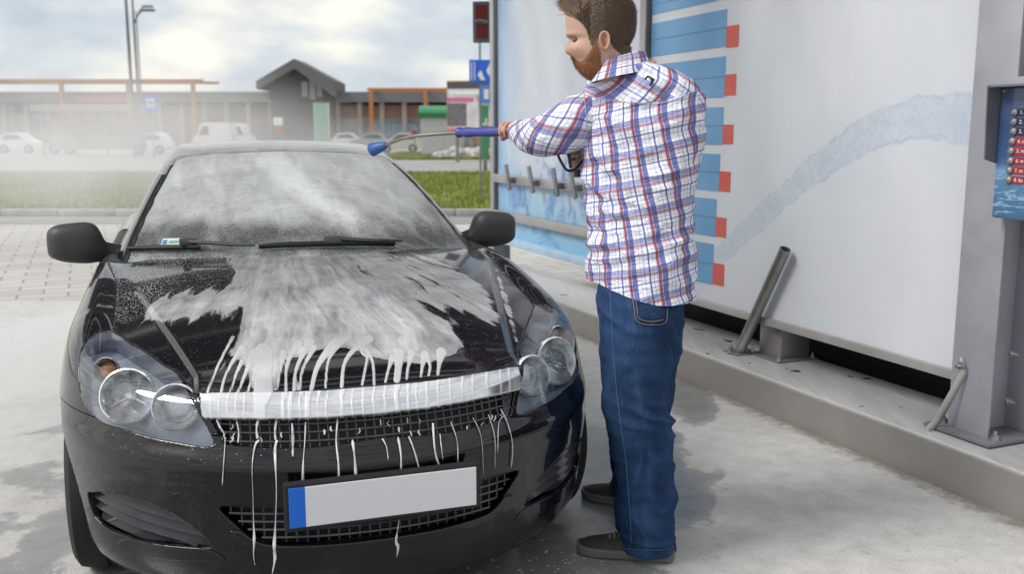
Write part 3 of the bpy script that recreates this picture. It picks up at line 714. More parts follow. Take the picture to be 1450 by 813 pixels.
# ---- mirrors
for sg in (-1, 1):
    sl_ = []
    prof = [(.775, 1.90, .930, .030, .030), (.805, 1.895, .950, .045, .045), (.835, 1.89, .985, .070, .075), (.875, 1.885, .993, .085, .086), (.940, 1.885, .994, .086, .082), (.985, 1.89, .996, .084, .074), (1.012, 1.90, .996, .074, .062), (1.026, 1.91, .994, .055, .048), (1.030, 1.915, .993, .02, .02)]
    VV = []; K = 24
    pu = np.array(prof); tt_ = np.linspace(0, len(prof)-1, 26); pp = smooth_interp(tt_, np.arange(len(prof)), pu)
    for (u, v, z, a, b) in pp:
        for k in range(K):
            t = 2*math.pi*k/K; cx_, sx_ = math.cos(t), math.sin(t); q = (abs(cx_)**3.2+abs(sx_)**3.2)**(-1/3.2)
            VV.append((sg*u, v - .03 + a*.85*cx_*q*(1.0 if cx_ < 0 else .8), z + b*sx_*q))
    m = MB(); m.add(VV, grid_faces(len(pp), K, True) + [tuple(range(K)), tuple((len(pp)-1)*K+k for k in range(K))]); mir = m.build('mirror', M_mirror if 'M_mirror' in globals() else simple('mirror_cap', (.040, .041, .044), .5), car, smooth=True, auto=60)
    m = MB(); m.box((sg*.955, 1.945, .992), (.135, .006, .105), bev=.003); m.build('mirror_glass', M_refl, mir)
    m = MB(); m.tube([(sg*.745, 1.86, .925), (sg*.79, 1.875, .945), (sg*.84, 1.885, .968)], [.055, .042, .035], 12); m.build('mirror_foot', M_black, mir, smooth=True)
# ---- wheels
for sg in (-1, 1):
    for wv in (.88, 3.49):
        C = Vector((sg*.775, wv, .318)); K = 48
        w = empty('wheel', tuple(C)); w.parent = car
        def rev(prof, mat, nm):
            VV = [(sg*x, r*math.cos(2*math.pi*k/K), r*math.sin(2*math.pi*k/K)) for x, r in prof for k in range(K)]
            m = MB(); m.add(VV, grid_faces(len(prof), K, True)); return m.build(nm, mat, w, smooth=True, auto=40)
        rev([(-.10, .20), (-.10, .285), (-.085, .31), (-.06, .318), (-.058, .312), (-.05, .312), (-.048, .318), (-.01, .318), (-.008, .312), (0, .312), (.002, .318), (.05, .318), (.085, .308), (.10, .285), (.098, .225), (.09, .212)], M_rubber, 'tyre')
        rev([(.09, .212), (.075, .205), (.05, .19), (-.08, .185)], M_chrome, 'rim')
        m = MB()
        for k in range(7):
            a = 2*math.pi*k/7; m.box((sg*.07, math.cos(a)*.11, math.sin(a)*.11), (.02, .19, .035), bev=.006, ax=((1, 0, 0), (0, math.cos(a), math.sin(a)), (0, -math.sin(a), math.cos(a))))
        m.tube([(sg*.04, 0, 0), (sg*.082, 0, 0)], .045, 16); m.build('spokes', M_chrome, w, smooth=True)
# ---- interior: dashboard, seats, steering wheel
M_seat = simple('seat_cloth', (.05, .052, .056), .9); M_dash = simple('dashboard_vinyl', (.04, .042, .045), .6)
m = MB(); m.prism([(1.50, .70), (1.48, .90), (1.62, .935), (1.95, .95), (2.05, .90), (2.02, .70)], -.66, .66, 'x'); m.build('dashboard', M_dash, car)
m = MB(); m.box((0, 2.7, .30), (1.5, 2.3, .04)); m.build('cabin_floor', M_black, car)
for sg in (-1, 1):
    s = empty('seat', (sg*.36, 2.55, .5)); s.parent = car
    m = MB(); m.box((0, 0, 0), (.50, .52, .16), bev=.06); m.build('cushion', M_seat, s, smooth=True)
    m = MB(); m.box((0, .32, .36), (.48, .14, .62), bev=.06); m.build('seat_back', M_seat, s, smooth=True)
    m = MB(); m.box((0, .34, .73), (.26, .10, .17), bev=.045); m.build('headrest', M_seat, s, smooth=True)
m = MB(); c0 = Vector((.36, 2.12, .92)); ex = Vector((1, 0, 0)); ey = Vector((0, .35, .94)).normalized()
m.tube([c0 + ex*(.185*math.cos(a)) + ey*(.185*math.sin(a)) for a in np.linspace(0, 6.2832, 33)], .014, 8, cap=False)
m.box(tuple(c0), (.34, .03, .05), bev=.01); m.build('steering_wheel', M_black, car, smooth=True)

# ---- foam drips hanging from the hood edge, over the bar, the grille and the bumper
M_film = foam_mat(.30, .72); M_drip = foam_mat(.35, .92)
def drip(pts, r, off=.003, bar=False, flat=.55, mat=None):
    P = densify(pts, 4, closed=False); H = []
    for x, y in P:
        h = surf_hit(x, y, body_d, off + (.013 if bar else 0))
        if h is not None: H.append(h)
    if len(H) < 3: return
    t = np.linspace(0, 1, len(H)); rr = np.interp(t, np.linspace(0, 1, len(r)), r)*(1 + .30*np.sin(t*21 + H[0][0]*90)*np.sin(t*9 + H[0][1]*50)); rr[-1] *= .5; rr[0] *= .6; rr = rr*.86
    m = MB(); m.tube(H, rr, 10, flat=flat); m.build('foam_drip', mat or M_drip, car, smooth=True)
A, B_, C_ = .0014, .0024, .0042
M_film2 = foam_mat(.55, .88)
hd = [([(322,496),(312,512),(300,530),(293,555)], [B_, A, A, B_]), ([(338,507),(326,520),(316,538),(312,556)], [C_, B_, A, B_]), ([(334,528),(329,540),(323,556)], [B_, A, B_]), ([(353,513),(346,530),(340,545),(334,557)], [C_, B_, B_, B_]), ([(359,530),(352,545),(347,556)], [B_, A, B_]),
 ([(399,515),(395,535),(391,553)], [B_, A, B_]), ([(417,502),(407,520),(405,553)], [C_, B_, B_]), ([(433,500),(423,520),(417,552)], [C_, B_, C_]), ([(439,508),(428,530),(425,552)], [B_, A, B_]), ([(470,491),(455,510),(447,530),(441,552)], [.006, C_, C_, B_]), ([(478,500),(468,525),(466,550)], [B_, A, B_]),
 ([(483,489),(472,500),(463,520),(462,549)], [C_, B_, A, A]), ([(511,492),(496,504),(486,520),(484,548)], [C_, B_, B_, B_]), ([(512,494),(514,505),(521,505),(516,520),(513,545)], [B_, B_, B_, A, B_]), ([(522,507),(529,519),(530,545)], [B_, A, B_]), ([(540,512),(545,525),(551,540)], [B_, A, B_]), ([(553,522),(549,530),(547,540)], [A, A, A]),
 ([(583,513),(579,522),(576,536)], [B_, A, B_]), ([(588,514),(592,525),(590,535)], [B_, A, A]), ([(600,519),(598,528),(597,534)], [B_, A, A]), ([(607,519),(609,528),(607,532)], [A, A, A])]
for p, r in []: drip(p, [r[0]*2.2, r[0]*1.9] + [q*1.6 for q in r[1:]], flat=.3, mat=M_film2, off=.0006)
for p, r in [([(308,594),(313,606),(318,614),(320,628)], [B_, C_, A, B_]), ([(336,596),(339,612),(338,628)], [A, B_, B_]), ([(320,626),(318,655),(316,686)], [A, .0009, A]),
 ([(366,596),(364,610),(366,622)], [C_, B_, C_]), ([(368,624),(362,632),(358,660),(359,700),(360,735),(361,762),(360,784),(362,800)], [.006, C_, A, A, .0011, .0062, B_, .001]),
 ([(392,594),(390,612),(391,624)], [C_, B_, C_]), ([(393,624),(390,640),(392,690),(391,735),(389,772),(390,790),(386,812)], [.006, C_, A, A, .0065, C_, A]),
 ([(414,600),(415,620),(415,648)], [B_, C_, B_]), ([(433,598),(432,625),(430,650),(429,680),(430,686)], [B_, A, A, .0044, .002]),
 ([(478,594),(476,625),(479,655),(480,679)], [B_, B_, B_, .0045]), ([(499,624),(502,650),(504,677)], [.0045, B_, .0058]), ([(541,622),(547,635),(549,651)], [C_, A, B_]), ([(563,620),(567,645),(567,670)], [C_, B_, B_]),
 ([(578,619),(586,640),(594,668)], [C_, B_, C_]), ([(612,600),(615,640),(622,661)], [C_, B_, C_]), ([(622,615),(624,635),(626,650)], [A, A, A]), ([(637,598),(646,625),(647,654)], [B_, A, B_]), ([(668,592),(680,620),(683,672)], [B_, .001, .001]), ([(690,588),(699,620),(699,662)], [B_, .001, .001]),
 ([(707,580),(717,600),(724,630),(722,662)], [.0055, B_, B_, B_]), ([(712,590),(705,600),(703,640)], [A, .001, .001]), ([(564,736),(562,752),(560,766),(563,774),(561,788)], [A, .001, .0058, C_, A])]: drip(p, r, off=.006)
rr = random.Random(3)
for k in range(24):      # lather caught on the grille bars
    x = rr.uniform(300, 712); y = 600 + rr.uniform(0, 22) - max(0, x-480)*.105
    drip([(x, y), (x+rr.uniform(-3, 3), y+4), (x+rr.uniform(-3, 3), y+8)], [A, rr.uniform(.0015, .0045), A], off=-.006)
def wp(px, py, D): return at_y(px, py, D)
# ------------------------------------------------------------------ GROUND
def ground_mat(wet=True):
    t = NT('wet_concrete' if wet else 'pavers'); c = t.coord('Object')
    n1 = t.noise(c, .8, 6, .6, .3); n2 = t.noise(c, 9, 6, .65); n3 = t.noise(c, 120, 3, .6)
    if not wet:
        br = t.n('ShaderNodeTexBrick', {'Vector': t.n('ShaderNodeMapping', {0: c, 'Rotation': (0, 0, R(-24))}).outputs[0], 'Color1': (.46, .45, .44, 1), 'Color2': (.54, .53, .52, 1), 'Mortar': (.27, .265, .26, 1), 'Scale': 1.0, 'Mortar Size': .012, 'Brick Width': .42, 'Row Height': .26, 'Mortar Smooth': .3}, offset=.5)
        col = t.mix(n2, br.outputs[0], (.42, .41, .40), 'MULTIPLY'); col = t.mix(.35, br.outputs[0], col)
        return t.done(t.bsdf(col=col, rough=.75, normal=t.bump(br.outputs[1], -.4, .01)))
    base = t.ramp(n1, [(.25, (.44, .435, .43)), (.5, (.54, .535, .53)), (.75, (.60, .595, .585))])
    base = t.mix(t.ramp(n2, [(.35, 0), (.7, .45)]), base, (.27, .265, .26)); base = t.mix(t.ramp(n3, [(.52, 0), (.72, .45)]), base, (.17, .165, .155)); base = t.mix(t.math('MULTIPLY', t.ramp(t.noise(c, 34, 5, .75), [(.62, 0), (.67, 1)]), t.ramp(t.noise(c, 2.3, 3), [(.5, 0), (.62, .7)])), base, (.13, .12, .105))
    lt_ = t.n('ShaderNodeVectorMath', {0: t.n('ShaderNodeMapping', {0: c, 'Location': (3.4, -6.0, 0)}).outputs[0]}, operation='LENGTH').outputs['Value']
    base = t.mix(t.ramp(t.math('MULTIPLY_ADD', t.noise(c, 1.5, 5), 1.4, t.math('MULTIPLY_ADD', lt_, -.35, .55)), [(.3, 0), (.9, .8)]), base, (.60, .60, .61))  # pale dry concrete at left, with the mist glow there painted into the base
    # wet film: a pool round the front of the car and the man, ragged edges, plus stray patches
    sp = t.n('ShaderNodeSeparateXYZ', {0: c}); x, y = sp.outputs[0], sp.outputs[1]
    def blob(cx, cy, rx, ry, rot=0):
        m = t.n('ShaderNodeMapping', {0: c, 'Location': (-cx, -cy, 0)}).outputs[0]
        m = t.n('ShaderNodeMapping', {0: m, 'Rotation': (0, 0, rot), 'Scale': (1/rx, 1/ry, 0)}).outputs[0]
        l = t.n('ShaderNodeVectorMath', {0: m}, operation='LENGTH').outputs['Value']; return t.math('SUBTRACT', 1.0, l)
    w = t.math('MAXIMUM', blob(-.25, 2.75, .95, .95), blob(-1.6, 2.5, .75, .65))
    w = t.math('MAXIMUM', w, blob(-.3, 1.3, 1.9, 1.35)); w = t.math('MAXIMUM', w, blob(.98, 5.1, .16, .62, R(0) - R(-24))); w = t.math('MAXIMUM', w, blob(.50, 3.95, .38, .85))
    w = t.math('MAXIMUM', w, blob(-1.0, 5.2, 1.3, 3.0, R(-19)))
    warp = t.math('MULTIPLY_ADD', t.noise(c, 3.2, 6, .6), 1.7, -.86)
    wet_ = t.ramp(t.math('ADD', w, warp), [(.06, 0), (.16, .75), (.5, 1)])
    speck = t.ramp(t.noise(c, 16, 5, .7), [(.60, 0), (.66, .7)]); wet_ = t.math('MAXIMUM', wet_, t.math('MULTIPLY', speck, .5), clamp=True)
    col = t.mix(wet_, base, t.mix(1.0, base, (.44, .45, .47), 'MULTIPLY'))
    # suds left near the car
    vor = t.n('ShaderNodeTexVoronoi', {'Vector': c, 'Scale': 42.0}); sud = t.ramp(vor.outputs['Distance'], [(.18, 1), (.30, 0)])
    near = t.ramp(t.math('ADD', t.math('MAXIMUM', blob(-1.28, 2.75, .35, .9), blob(.05, 3.0, .40, .5)), t.math('MULTIPLY_ADD', t.noise(c, 5, 4), 1.4, -.75)), [(.05, 0), (.4, 1)])
    suds = t.math('MULTIPLY', t.math('MULTIPLY', sud, near), t.ramp(t.noise(c, 22, 3), [(.48, 0), (.6, 1)])); col = t.mix(suds, col, (.75, .76, .78))
    o_ = t.math('SUBTRACT', t.math('MULTIPLY_ADD', x, .921, t.math('MULTIPLY', y, .389)), 3.090)
    silt = t.ramp(t.math('ADD', o_, t.math('MULTIPLY_ADD', t.noise(c, 14, 5, .7), .16, -.08)), [(-.0, 0), (.0, 0)]) if False else t.math('MULTIPLY', t.ramp(t.math('MULTIPLY_ADD', o_, 4.0, t.math('MULTIPLY_ADD', t.noise(c, 14, 5, .7), 1.1, .35)), [(.55, 0), (.85, 1)]), .7)
    col = t.mix(silt, col, (.15, .125, .10))
    hgt = t.math('ADD', t.math('MULTIPLY', n2, .5), t.math('MULTIPLY', n3, .5))
    rough = t.math('SUBTRACT', t.math('MULTIPLY_ADD', n2, .2, .62), t.math('MULTIPLY', wet_, .52), clamp=True)
    st = t.math('MULTIPLY_ADD', wet_, -.22, .28)
    return t.done(t.bsdf(col=col, rough=rough, spec=t.math('MULTIPLY_ADD', wet_, .15, .4), normal=t.n('ShaderNodeBump', {'Height': hgt, 'Strength': st, 'Distance': .012}).outputs[0]))
def sheet(name, pts, z, mat, kind='structure'):
    m = MB(); m.add([(x, y, z) for x, y in pts], [tuple(range(len(pts)))]); return tag(m.build(name, mat), kind=kind)
def asphalt(name, a, b):
    t = NT(name); c = t.coord(); n = t.noise(c, .5, 5); return t.done(t.bsdf(col=t.ramp(n, [(.3, a), (.7, b)]), rough=.8, normal=t.bump(t.noise(c, 60, 3), .3, .01)))
sheet('ground', [(-700, -60), (700, -60), (700, 1500), (-700, 1500)], -.012, asphalt('distant_ground', (.20, .20, .19), (.27, .27, .26)))
sheet('pavement', [(-60, 7.5), (40, 7.5), (40, 15.35), (-60, 15.35)], -.008, ground_mat(False))
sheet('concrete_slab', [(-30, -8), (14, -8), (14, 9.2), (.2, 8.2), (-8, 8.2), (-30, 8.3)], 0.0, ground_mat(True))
def grass_mat():
    t = NT('grass_blades'); c = t.coord(); n = t.noise(c, .45, 5, .6); n2 = t.noise(c, 5, 4)
    col = t.mix(t.math('MULTIPLY', n2, .6), t.ramp(n, [(.3, (.15, .19, .045)), (.55, (.23, .27, .065)), (.75, (.34, .33, .12))]), (.22, .23, .07))
    return t.done(t.bsdf(col=col, rough=.8, spec=.2))
M_grass = grass_mat(); M_kerbc = simple('kerb_concrete', (.36, .355, .35), .8, var=.2, bump=.3)
def lawn(x0, x1, y0, y1, n, seed):
    sheet('lawn', [(x0, y0), (x1, y0), (x1, y1), (x0, y1)], .045, M_grass)
    g = np.random.default_rng(seed); V = []; F = []
    X = g.uniform(x0, x1, n); Y = y0 + (y1-y0)*g.power(.85, n)*1.0; A = g.uniform(0, 6.28, n); Hh = g.uniform(.05, .15, n)
    for i in range(n):
        w = .012 + .02*(Y[i]-15)/20; ca, sa = math.cos(A[i])*w, math.sin(A[i])*w; l = g.normal(0, .03, 2); k = len(V)
        V += [(X[i]-ca, Y[i]-sa, .04), (X[i]+ca, Y[i]+sa, .04), (X[i]+l[0], Y[i]+l[1], .045+Hh[i])]; F.append((k, k+1, k+2))
    tag(mesh_obj('grass', V, F, M_grass), 'short patchy green grass of the verge across from the wash bay' if seed == 1 else 'far strip of green grass beyond the access road', 'grass', kind='stuff')
lawn(-30, 6, 17.0, 33.8, 70000, 1); lawn(-8, 14, 52.6, 70, 20000, 2)
def kerbline(x0, x1, y, name, label):
    m = MB()
    x = x0
    while x < x1: m.box((x+.5, y, .055), (.985, .15, .13), bev=.015); x += 1.0
    tag(m.build(name, M_kerbc, smooth=True), kind='structure')
sheet('gutter', [(-60, 15.35), (40, 15.35), (40, 16.75), (-60, 16.75)], -.004, asphalt('gutter_asphalt', (.22, .22, .22), (.30, .30, .295)))
kerbline(-30, 8, 16.85, 'kerb', ''); kerbline(-34, 12, 34.0, 'kerb', '')
sheet('road', [(-120, 34.1), (120, 34.1), (120, 52.4), (-120, 52.4)], 0.0, asphalt('road_asphalt', (.24, .24, .245), (.33, .33, .335)))
sheet('car_park', [(-160, 52.6), (160, 52.6), (160, 95), (-160, 95)], 0.0, asphalt('car_park_asphalt', (.26, .26, .26), (.36, .36, .355)))

# ------------------------------------------------------------------ WASH BAY: kerb, posts, panels (frame P0, d along the kerb, n away from the car)
KA = R(22.9); P0 = Vector((1.56, 4.25, 0)); dd = Vector((-math.sin(KA), math.cos(KA), 0)); nn = Vector((math.cos(KA), math.sin(KA), 0)); UZ = Vector((0, 0, 1))
def K(t, off, z): return P0 + dd*t + nn*off + UZ*z
AX = (dd, nn, UZ)
def kbox(m, t, off, z, d, bev=0): m.box(tuple(K(t, off, z)), d, bev=bev, ax=AX); return m
def steel_mat(name, col, rough, sc=(1, 1, 1), var=.35, metal=.85):
    t = NT(name); c = t.coord('Object'); n = t.noise(c, 3.5, 6, .6); n2 = t.noise(t.n('ShaderNodeMapping', {0: c, 'Scale': sc}).outputs[0], 14, 5, .6); n3 = t.noise(c, 60, 3)
    cc = t.mix(t.ramp(n, [(.35, 0), (.65, 1)]), tuple(v*(1-var) for v in col), col); cc = t.mix(t.math('MULTIPLY', n2, .35), cc, tuple(v*.6 for v in col))
    return t.done(t.bsdf(col=cc, metal=metal, rough=t.math('MULTIPLY_ADD', n2, .3, rough-.12, clamp=True), normal=t.bump(n3, .12, .002)))
M_steel = steel_mat('stainless_steel', (.52, .51, .51), .42); M_galv = steel_mat('galvanised_steel', (.46, .48, .54), .55, var=.2, metal=.45); M_dgalv = steel_mat('dark_steel', (.26, .275, .31), .55, metal=.5)  # darker steel tone for plates, hooks and housings
M_alu = simple('aluminium_profile', (.46, .45, .45), .45, metal=.55, var=.08)
M_bolt = simple('bolt_steel', (.45, .45, .45), .35, metal=.9)
# kerb beam: folded sheet with rounded front edge and a wet, scuffed top
kerb_dir = R(23.7)
m = MB(); prof = [(0, 0), (-.004, .168)] + [(.016 - .020*math.cos(a), .172 + .020*math.sin(a)) for a in np.linspace(0, R(90), 7)] + [(.30, .192), (.52, .192), (.52, 0)]
n_ = len(prof); VV = [K(t, o, z) for t in (-3.5, 9.5) for o, z in prof]; m.add(VV, [(i, i+1, n_+i+1, n_+i) for i in range(n_-1)] + [tuple(range(n_))[::-1], tuple(range(n_, 2*n_))])
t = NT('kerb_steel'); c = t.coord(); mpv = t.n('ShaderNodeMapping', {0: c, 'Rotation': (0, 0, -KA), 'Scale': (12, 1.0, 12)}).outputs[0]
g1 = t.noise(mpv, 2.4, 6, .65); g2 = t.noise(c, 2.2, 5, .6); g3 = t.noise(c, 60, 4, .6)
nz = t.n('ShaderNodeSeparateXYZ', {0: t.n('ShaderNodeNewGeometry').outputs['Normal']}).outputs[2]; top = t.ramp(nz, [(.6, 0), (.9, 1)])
front = t.mix(g2, (.25, .243, .235), (.42, .405, .39)); topc = t.mix(t.ramp(g1, [(.30, 0), (.75, 1)]), (.50, .505, .52), (.64, .64, .65))  # top painted paler than the front: light from above put into the colour
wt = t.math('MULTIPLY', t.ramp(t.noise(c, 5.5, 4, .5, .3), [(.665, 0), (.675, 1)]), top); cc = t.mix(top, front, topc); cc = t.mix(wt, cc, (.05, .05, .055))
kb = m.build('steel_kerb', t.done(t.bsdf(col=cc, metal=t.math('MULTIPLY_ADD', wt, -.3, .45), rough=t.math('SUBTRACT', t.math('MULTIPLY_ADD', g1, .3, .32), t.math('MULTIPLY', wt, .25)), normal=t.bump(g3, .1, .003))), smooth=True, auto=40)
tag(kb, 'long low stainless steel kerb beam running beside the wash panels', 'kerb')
# silt strip along its foot, soft edge
# H posts
def bolt(m, t_, off, z, r=.011, ax='z'):
    c = K(t_, off, z)
    d = {'z': UZ, 'n': -nn, 'd': -dd}[ax]
    m.tube([c, c + d*.010], r*1.9, 12); m.tube([c + d*.010, c + d*.022], r*1.4, 6); m.tube([c + d*.022, c + d*.038], r*.7, 8)
def hpost(t_, off, w, dep, h, mat, label, plate=True, dark=None):
    e = empty('steel_post', tuple(K(t_, off, .19)), 0, label, 'post'); loc = K(t_, off, .19)
    m = MB(); m.box(tuple(K(t_, off, .19 + h/2)-loc), (w, .011, h), bev=.003, ax=AX); m.box(tuple(K(t_, off+dep, .19 + h/2)-loc), (w, .011, h), bev=.003, ax=AX); m.box(tuple(K(t_, off+dep/2, .19+h/2)-loc), (.008, dep-.012, h), ax=AX)
    m.build('beam', mat, e, smooth=True)
    if plate:
        m = MB(); m.box(tuple(K(t_, off+dep/2-.01, .205)-loc), (w+.13, dep+.13, .014), bev=.003, ax=AX); p = m.build('base_plate', M_dgalv, e, smooth=True)
        for a in (-1, 1):
            for b in (0, 1):
                m = MB(); bolt(m, t_ + a*(w/2+.03), off + b*dep, .212); o = m.build('bolt', M_bolt, p); o.location = -loc
    return e
def panel_pix(px, py, off, dirn=None):
    r = Vector(ray(px, py)); O = Vector((0, 0, CAMH)); t = (P0 + nn*off - O).dot(nn)/r.dot(nn); P = O + r*t; return (P-P0).dot(dd), P.z
TM_ = panel_pix(910, 60, .22)[0]; TL = panel_pix(697, 200, .22)[0]
# positions along the kerb found from where the posts stand
post = hpost(-.50, .175, .205, .21, 2.9, M_galv, 'galvanised H section post with bolted foot plate beside the button panel')
loc = K(-.50, .175, .19)
# diagonal stay and its bolt
m = MB(); m.tube([K(-.455, .165, .52)-loc, K(-.475, .155, .46)-loc, K(-.405, .10, .235)-loc, K(-.39, .07, .20)-loc], [.012, .016, .018, .014], 8, flat=.35); st = m.build('brace', M_steel, post, smooth=True)
m = MB(); bolt(m, -.462, .158, .485, .009, 'n'); o = m.build('bolt', M_bolt, st); o.location = -loc
for z in (.36, .56):
    m = MB(); bolt(m, -.604, .26, z, .008, 'd'); o = m.build('bolt', M_bolt, post); o.location = -loc
TM = TM_
hpost(TM, .22, .07, .14, 2.9, M_alu, 'slim grey steel post between the two wash panels behind the man', plate=False)
fp = hpost(TL, .22, .08, .16, 2.9, M_alu, 'slim grey steel post at the far end of the splash panel', plate=False)

# panels -------------------------------------------------------------
def uvquad(name, t0, t1, z0, z1, off, mat, parent, thick=.02, loc=Vector((0, 0, 0))):
    m = MB(); VV = [K(t, o, z)-loc for o in (off, off+thick) for t, z in ((t0, z0), (t1, z0), (t1, z1), (t0, z1))]
    m.add(VV, [(0, 1, 2, 3), (7, 6, 5, 4), (0, 4, 5, 1), (1, 5, 6, 2), (2, 6, 7, 3), (3, 7, 4, 0)]); return m.build(name, mat, parent)
PO = .26
# near panel: off-white sheet with blue bars and a water jet
def kcoord(t):
    c = t.coord('Object'); v = t.n('ShaderNodeVectorMath', {0: c, 1: tuple(P0)}, operation='SUBTRACT').outputs[0]
    d = t.n('ShaderNodeVectorMath', {0: v, 1: tuple(dd)}, operation='DOT_PRODUCT').outputs['Value']; return d, t.n('ShaderNodeSeparateXYZ', {0: c}).outputs[2], c
e1 = empty('wash_panel', (0, 0, 0), 0, 'tall pale grey wash panel with blue bars, red squares and a faint water jet', 'panel')
t = NT('panel_print_grey'); d_, z_, c = kcoord(t)
n1 = t.noise(c, 1.1, 4); base = t.ramp(n1, [(.3, (.56, .595, .66)), (.7, (.62, .65, .71))])
# jet: a curved band drawn with distance to a parabola, broken up with noise
jt = [panel_pix(x, y, PO) for x, y in ((1030, 352), (1100, 285), (1180, 222), (1250, 180), (1320, 163), (1388, 178))]
jx = np.array([q[0] for q in jt]); jz = np.array([q[1] for q in jt]); co = np.polyfit(jx, jz, 3)
yy = t.math('MULTIPLY_ADD', t.math('MULTIPLY_ADD', t.math('MULTIPLY_ADD', d_, float(co[0]), float(co[1])), d_, float(co[2])), 1.0, 0.0)
yy = t.math('MULTIPLY_ADD', t.math('MULTIPLY_ADD', t.math('MULTIPLY_ADD', d_, float(co[0]), float(co[1])), d_, float(co[2])), d_, float(co[3]))
dist = t.math('ABSOLUTE', t.math('ADD', t.math('SUBTRACT', z_, yy), t.math('MULTIPLY_ADD', t.noise(c, 7, 5, .6), .10, -.05)))
wid = t.math('MULTIPLY_ADD', d_, -.020, .105)
jm = t.ramp(t.math('SUBTRACT', dist, wid), [(-.0, 0)]) if False else t.math('SUBTRACT', 1.0, t.math('DIVIDE', dist, wid), clamp=True)
jm = t.ramp(jm, [(0, 0), (.12, .55), (.3, .32), (1, .42)]); edge = t.ramp(t.noise(c, 13, 6, .65, .8), [(.44, 0), (.52, 1), (.60, .15)])
jin = t.math('MULTIPLY', t.math('GREATER_THAN', d_, float(jx.min())-1.2), t.math('LESS_THAN', d_, float(jx.max())+.0) if False else 1.0)
fadej = t.ramp(t.math('MULTIPLY_ADD', d_, -.38, 1.32), [(.0, 0), (.35, .6), (1, 1)])
jm = t.math('MULTIPLY', t.math('MULTIPLY', jm, fadej), t.math('MULTIPLY_ADD', edge, .75, .5), clamp=True)
base = t.mix(t.math('MULTIPLY', jm, 1.05, clamp=True), base, (.31, .42, .58))
rs = t.ramp(t.noise(t.n('ShaderNodeMapping', {0: c, 'Scale': (1, 1, .12)}).outputs[0], 9, 4), [(.4, 0), (.75, .12)]); base = t.mix(rs, base, (.48, .50, .54))
zb = panel_pix(1360, 540, PO)[1]; zb2 = panel_pix(982, 425, PO)[1]
uvquad('sheet', -.395, TM-.05, (zb+zb2)/2, 3.0, PO, t.done(t.bsdf(col=base, rough=.35, spec=.4, coat=.2, coatr=.2)), e1)
m = MB(); kbox(m, (TM-.44)/2, PO-.004, (zb+zb2)/2+.012, (TM+.34, .035, .045), .006); m.build('bottom_rail', M_alu, e1, smooth=True)
M_bar = NT('printed_blue'); d_, z_, c = kcoord(M_bar)
M_bar = M_bar.done(M_bar.bsdf(col=M_bar.mix(M_bar.ramp(M_bar.math('MULTIPLY', d_, .28), [(.55, 0), (.82, .0), (.90, 1)]), M_bar.ramp(M_bar.noise(c, 2, 3), [(.3, (.10, .28, .53)), (.7, (.15, .35, .60))]), (.05, .19, .46)), rough=.35, coat=.3))
M_red = simple('printed_red', (.55, .085, .06), .35, var=.08, coat=.3); M_line = simple('bar_line', (.09, .20, .34), .4)
bars = [(1018, -30, 0), (1030, 12, 65), (1028, 79, 137), (1025, 151, 205), (1020, 218, 271), (1015, 282, 336), (1011, 346, 404)]
reds = [(1047, 34, 65), (1043, 104, 134), (1039, 176, 204), (1035, 243, 272), (1029, 309, 337), (1026, 375, 406)]
for k, (xr, ya, yb) in enumerate(bars):
    t0, za = panel_pix(xr, ya, PO); _, zc = panel_pix(xr, yb, PO); 
    b = uvquad('blue_bar', t0, TM-.05, zc, za, PO-.003, M_bar, e1, .0025); uvquad('bar_line', t0, TM-.05, zc+(za-zc)*.495, zc+(za-zc)*.515, PO-.0045, M_line, b, .0012)
    if k:
        xr2, y2a, y2b = reds[k-1]; t2, z2a = panel_pix(xr2, y2a, PO); _, z2b = panel_pix(xr2, y2b, PO); uvquad('red_square', t2, t0-.001, z2b, z2a, PO-.003, M_red, e1, .0025)
# far panel: splash print
e2 = empty('wash_panel', (0, 0, 0), 0, 'pale blue wash panel printed with a dark blue water splash, beyond the man', 'panel')
t = NT('panel_print_splash'); d_, z_, c = kcoord(t)
grad_ = t.math('ADD', t.math('MULTIPLY_ADD', z_, .62, -.28), t.math('MULTIPLY_ADD', t.noise(c, 1.2, 3), .35, -.17))
lo = t.ramp(grad_, [(0, (.22, .50, .74)), (.16, (.30, .56, .78)), (.34, (.50, .66, .80)), (.48, (.60, .66, .76)), (1, (.60, .65, .74))])
s1 = t.noise(c, 2.6, 7, .62, .9); sp_ = t.math('ADD', s1, t.math('MULTIPLY', t.math('ABSOLUTE', t.math('SUBTRACT', z_, .93)), -.30))
sm = t.ramp(sp_, [(.45, 0), (.52, .5), (.57, .85), (.66, .35)])
col = t.mix(sm, lo, (.08, .24, .58)); e_ = t.ramp(t.math('MULTIPLY', t.math('SUBTRACT', d_, TM), 1/(TL-TM)), [(.0, 0), (.78, 0), (.99, .75)]); col = t.mix(e_, col, (.26, .50, .82))
dv = t.n('ShaderNodeTexVoronoi', {'Vector': c, 'Scale': 6.0}); dm = t.math('MULTIPLY', t.ramp(dv.outputs['Distance'], [(.10, 1), (.17, 0)]), t.math('LESS_THAN', z_, 1.25)); col = t.mix(t.math('MULTIPLY', dm, .55), col, (.10, .33, .66))
hi = t.ramp(t.noise(c, 4, 5, .6, .5), [(.58, 0), (.68, .6)]); col = t.mix(t.math('MULTIPLY', hi, t.math('GREATER_THAN', z_, .75)), col, (.68, .76, .84))
uvquad('sheet', TM+.05, TL-.05, .46, 3.0, PO, t.done(t.bsdf(col=col, rough=.35, coat=.2, coatr=.2)), e2)
def rail(z, w, parent):
    m = MB(); kbox(m, (TM+TL)/2, PO-.03, z, (TL-TM, .045, w), .008); return m.build('rail', M_alu, parent, smooth=True)
zr1 = panel_pix(705, 252, PO-.03)[1]; zr2 = panel_pix(705, 303, PO-.03)[1]
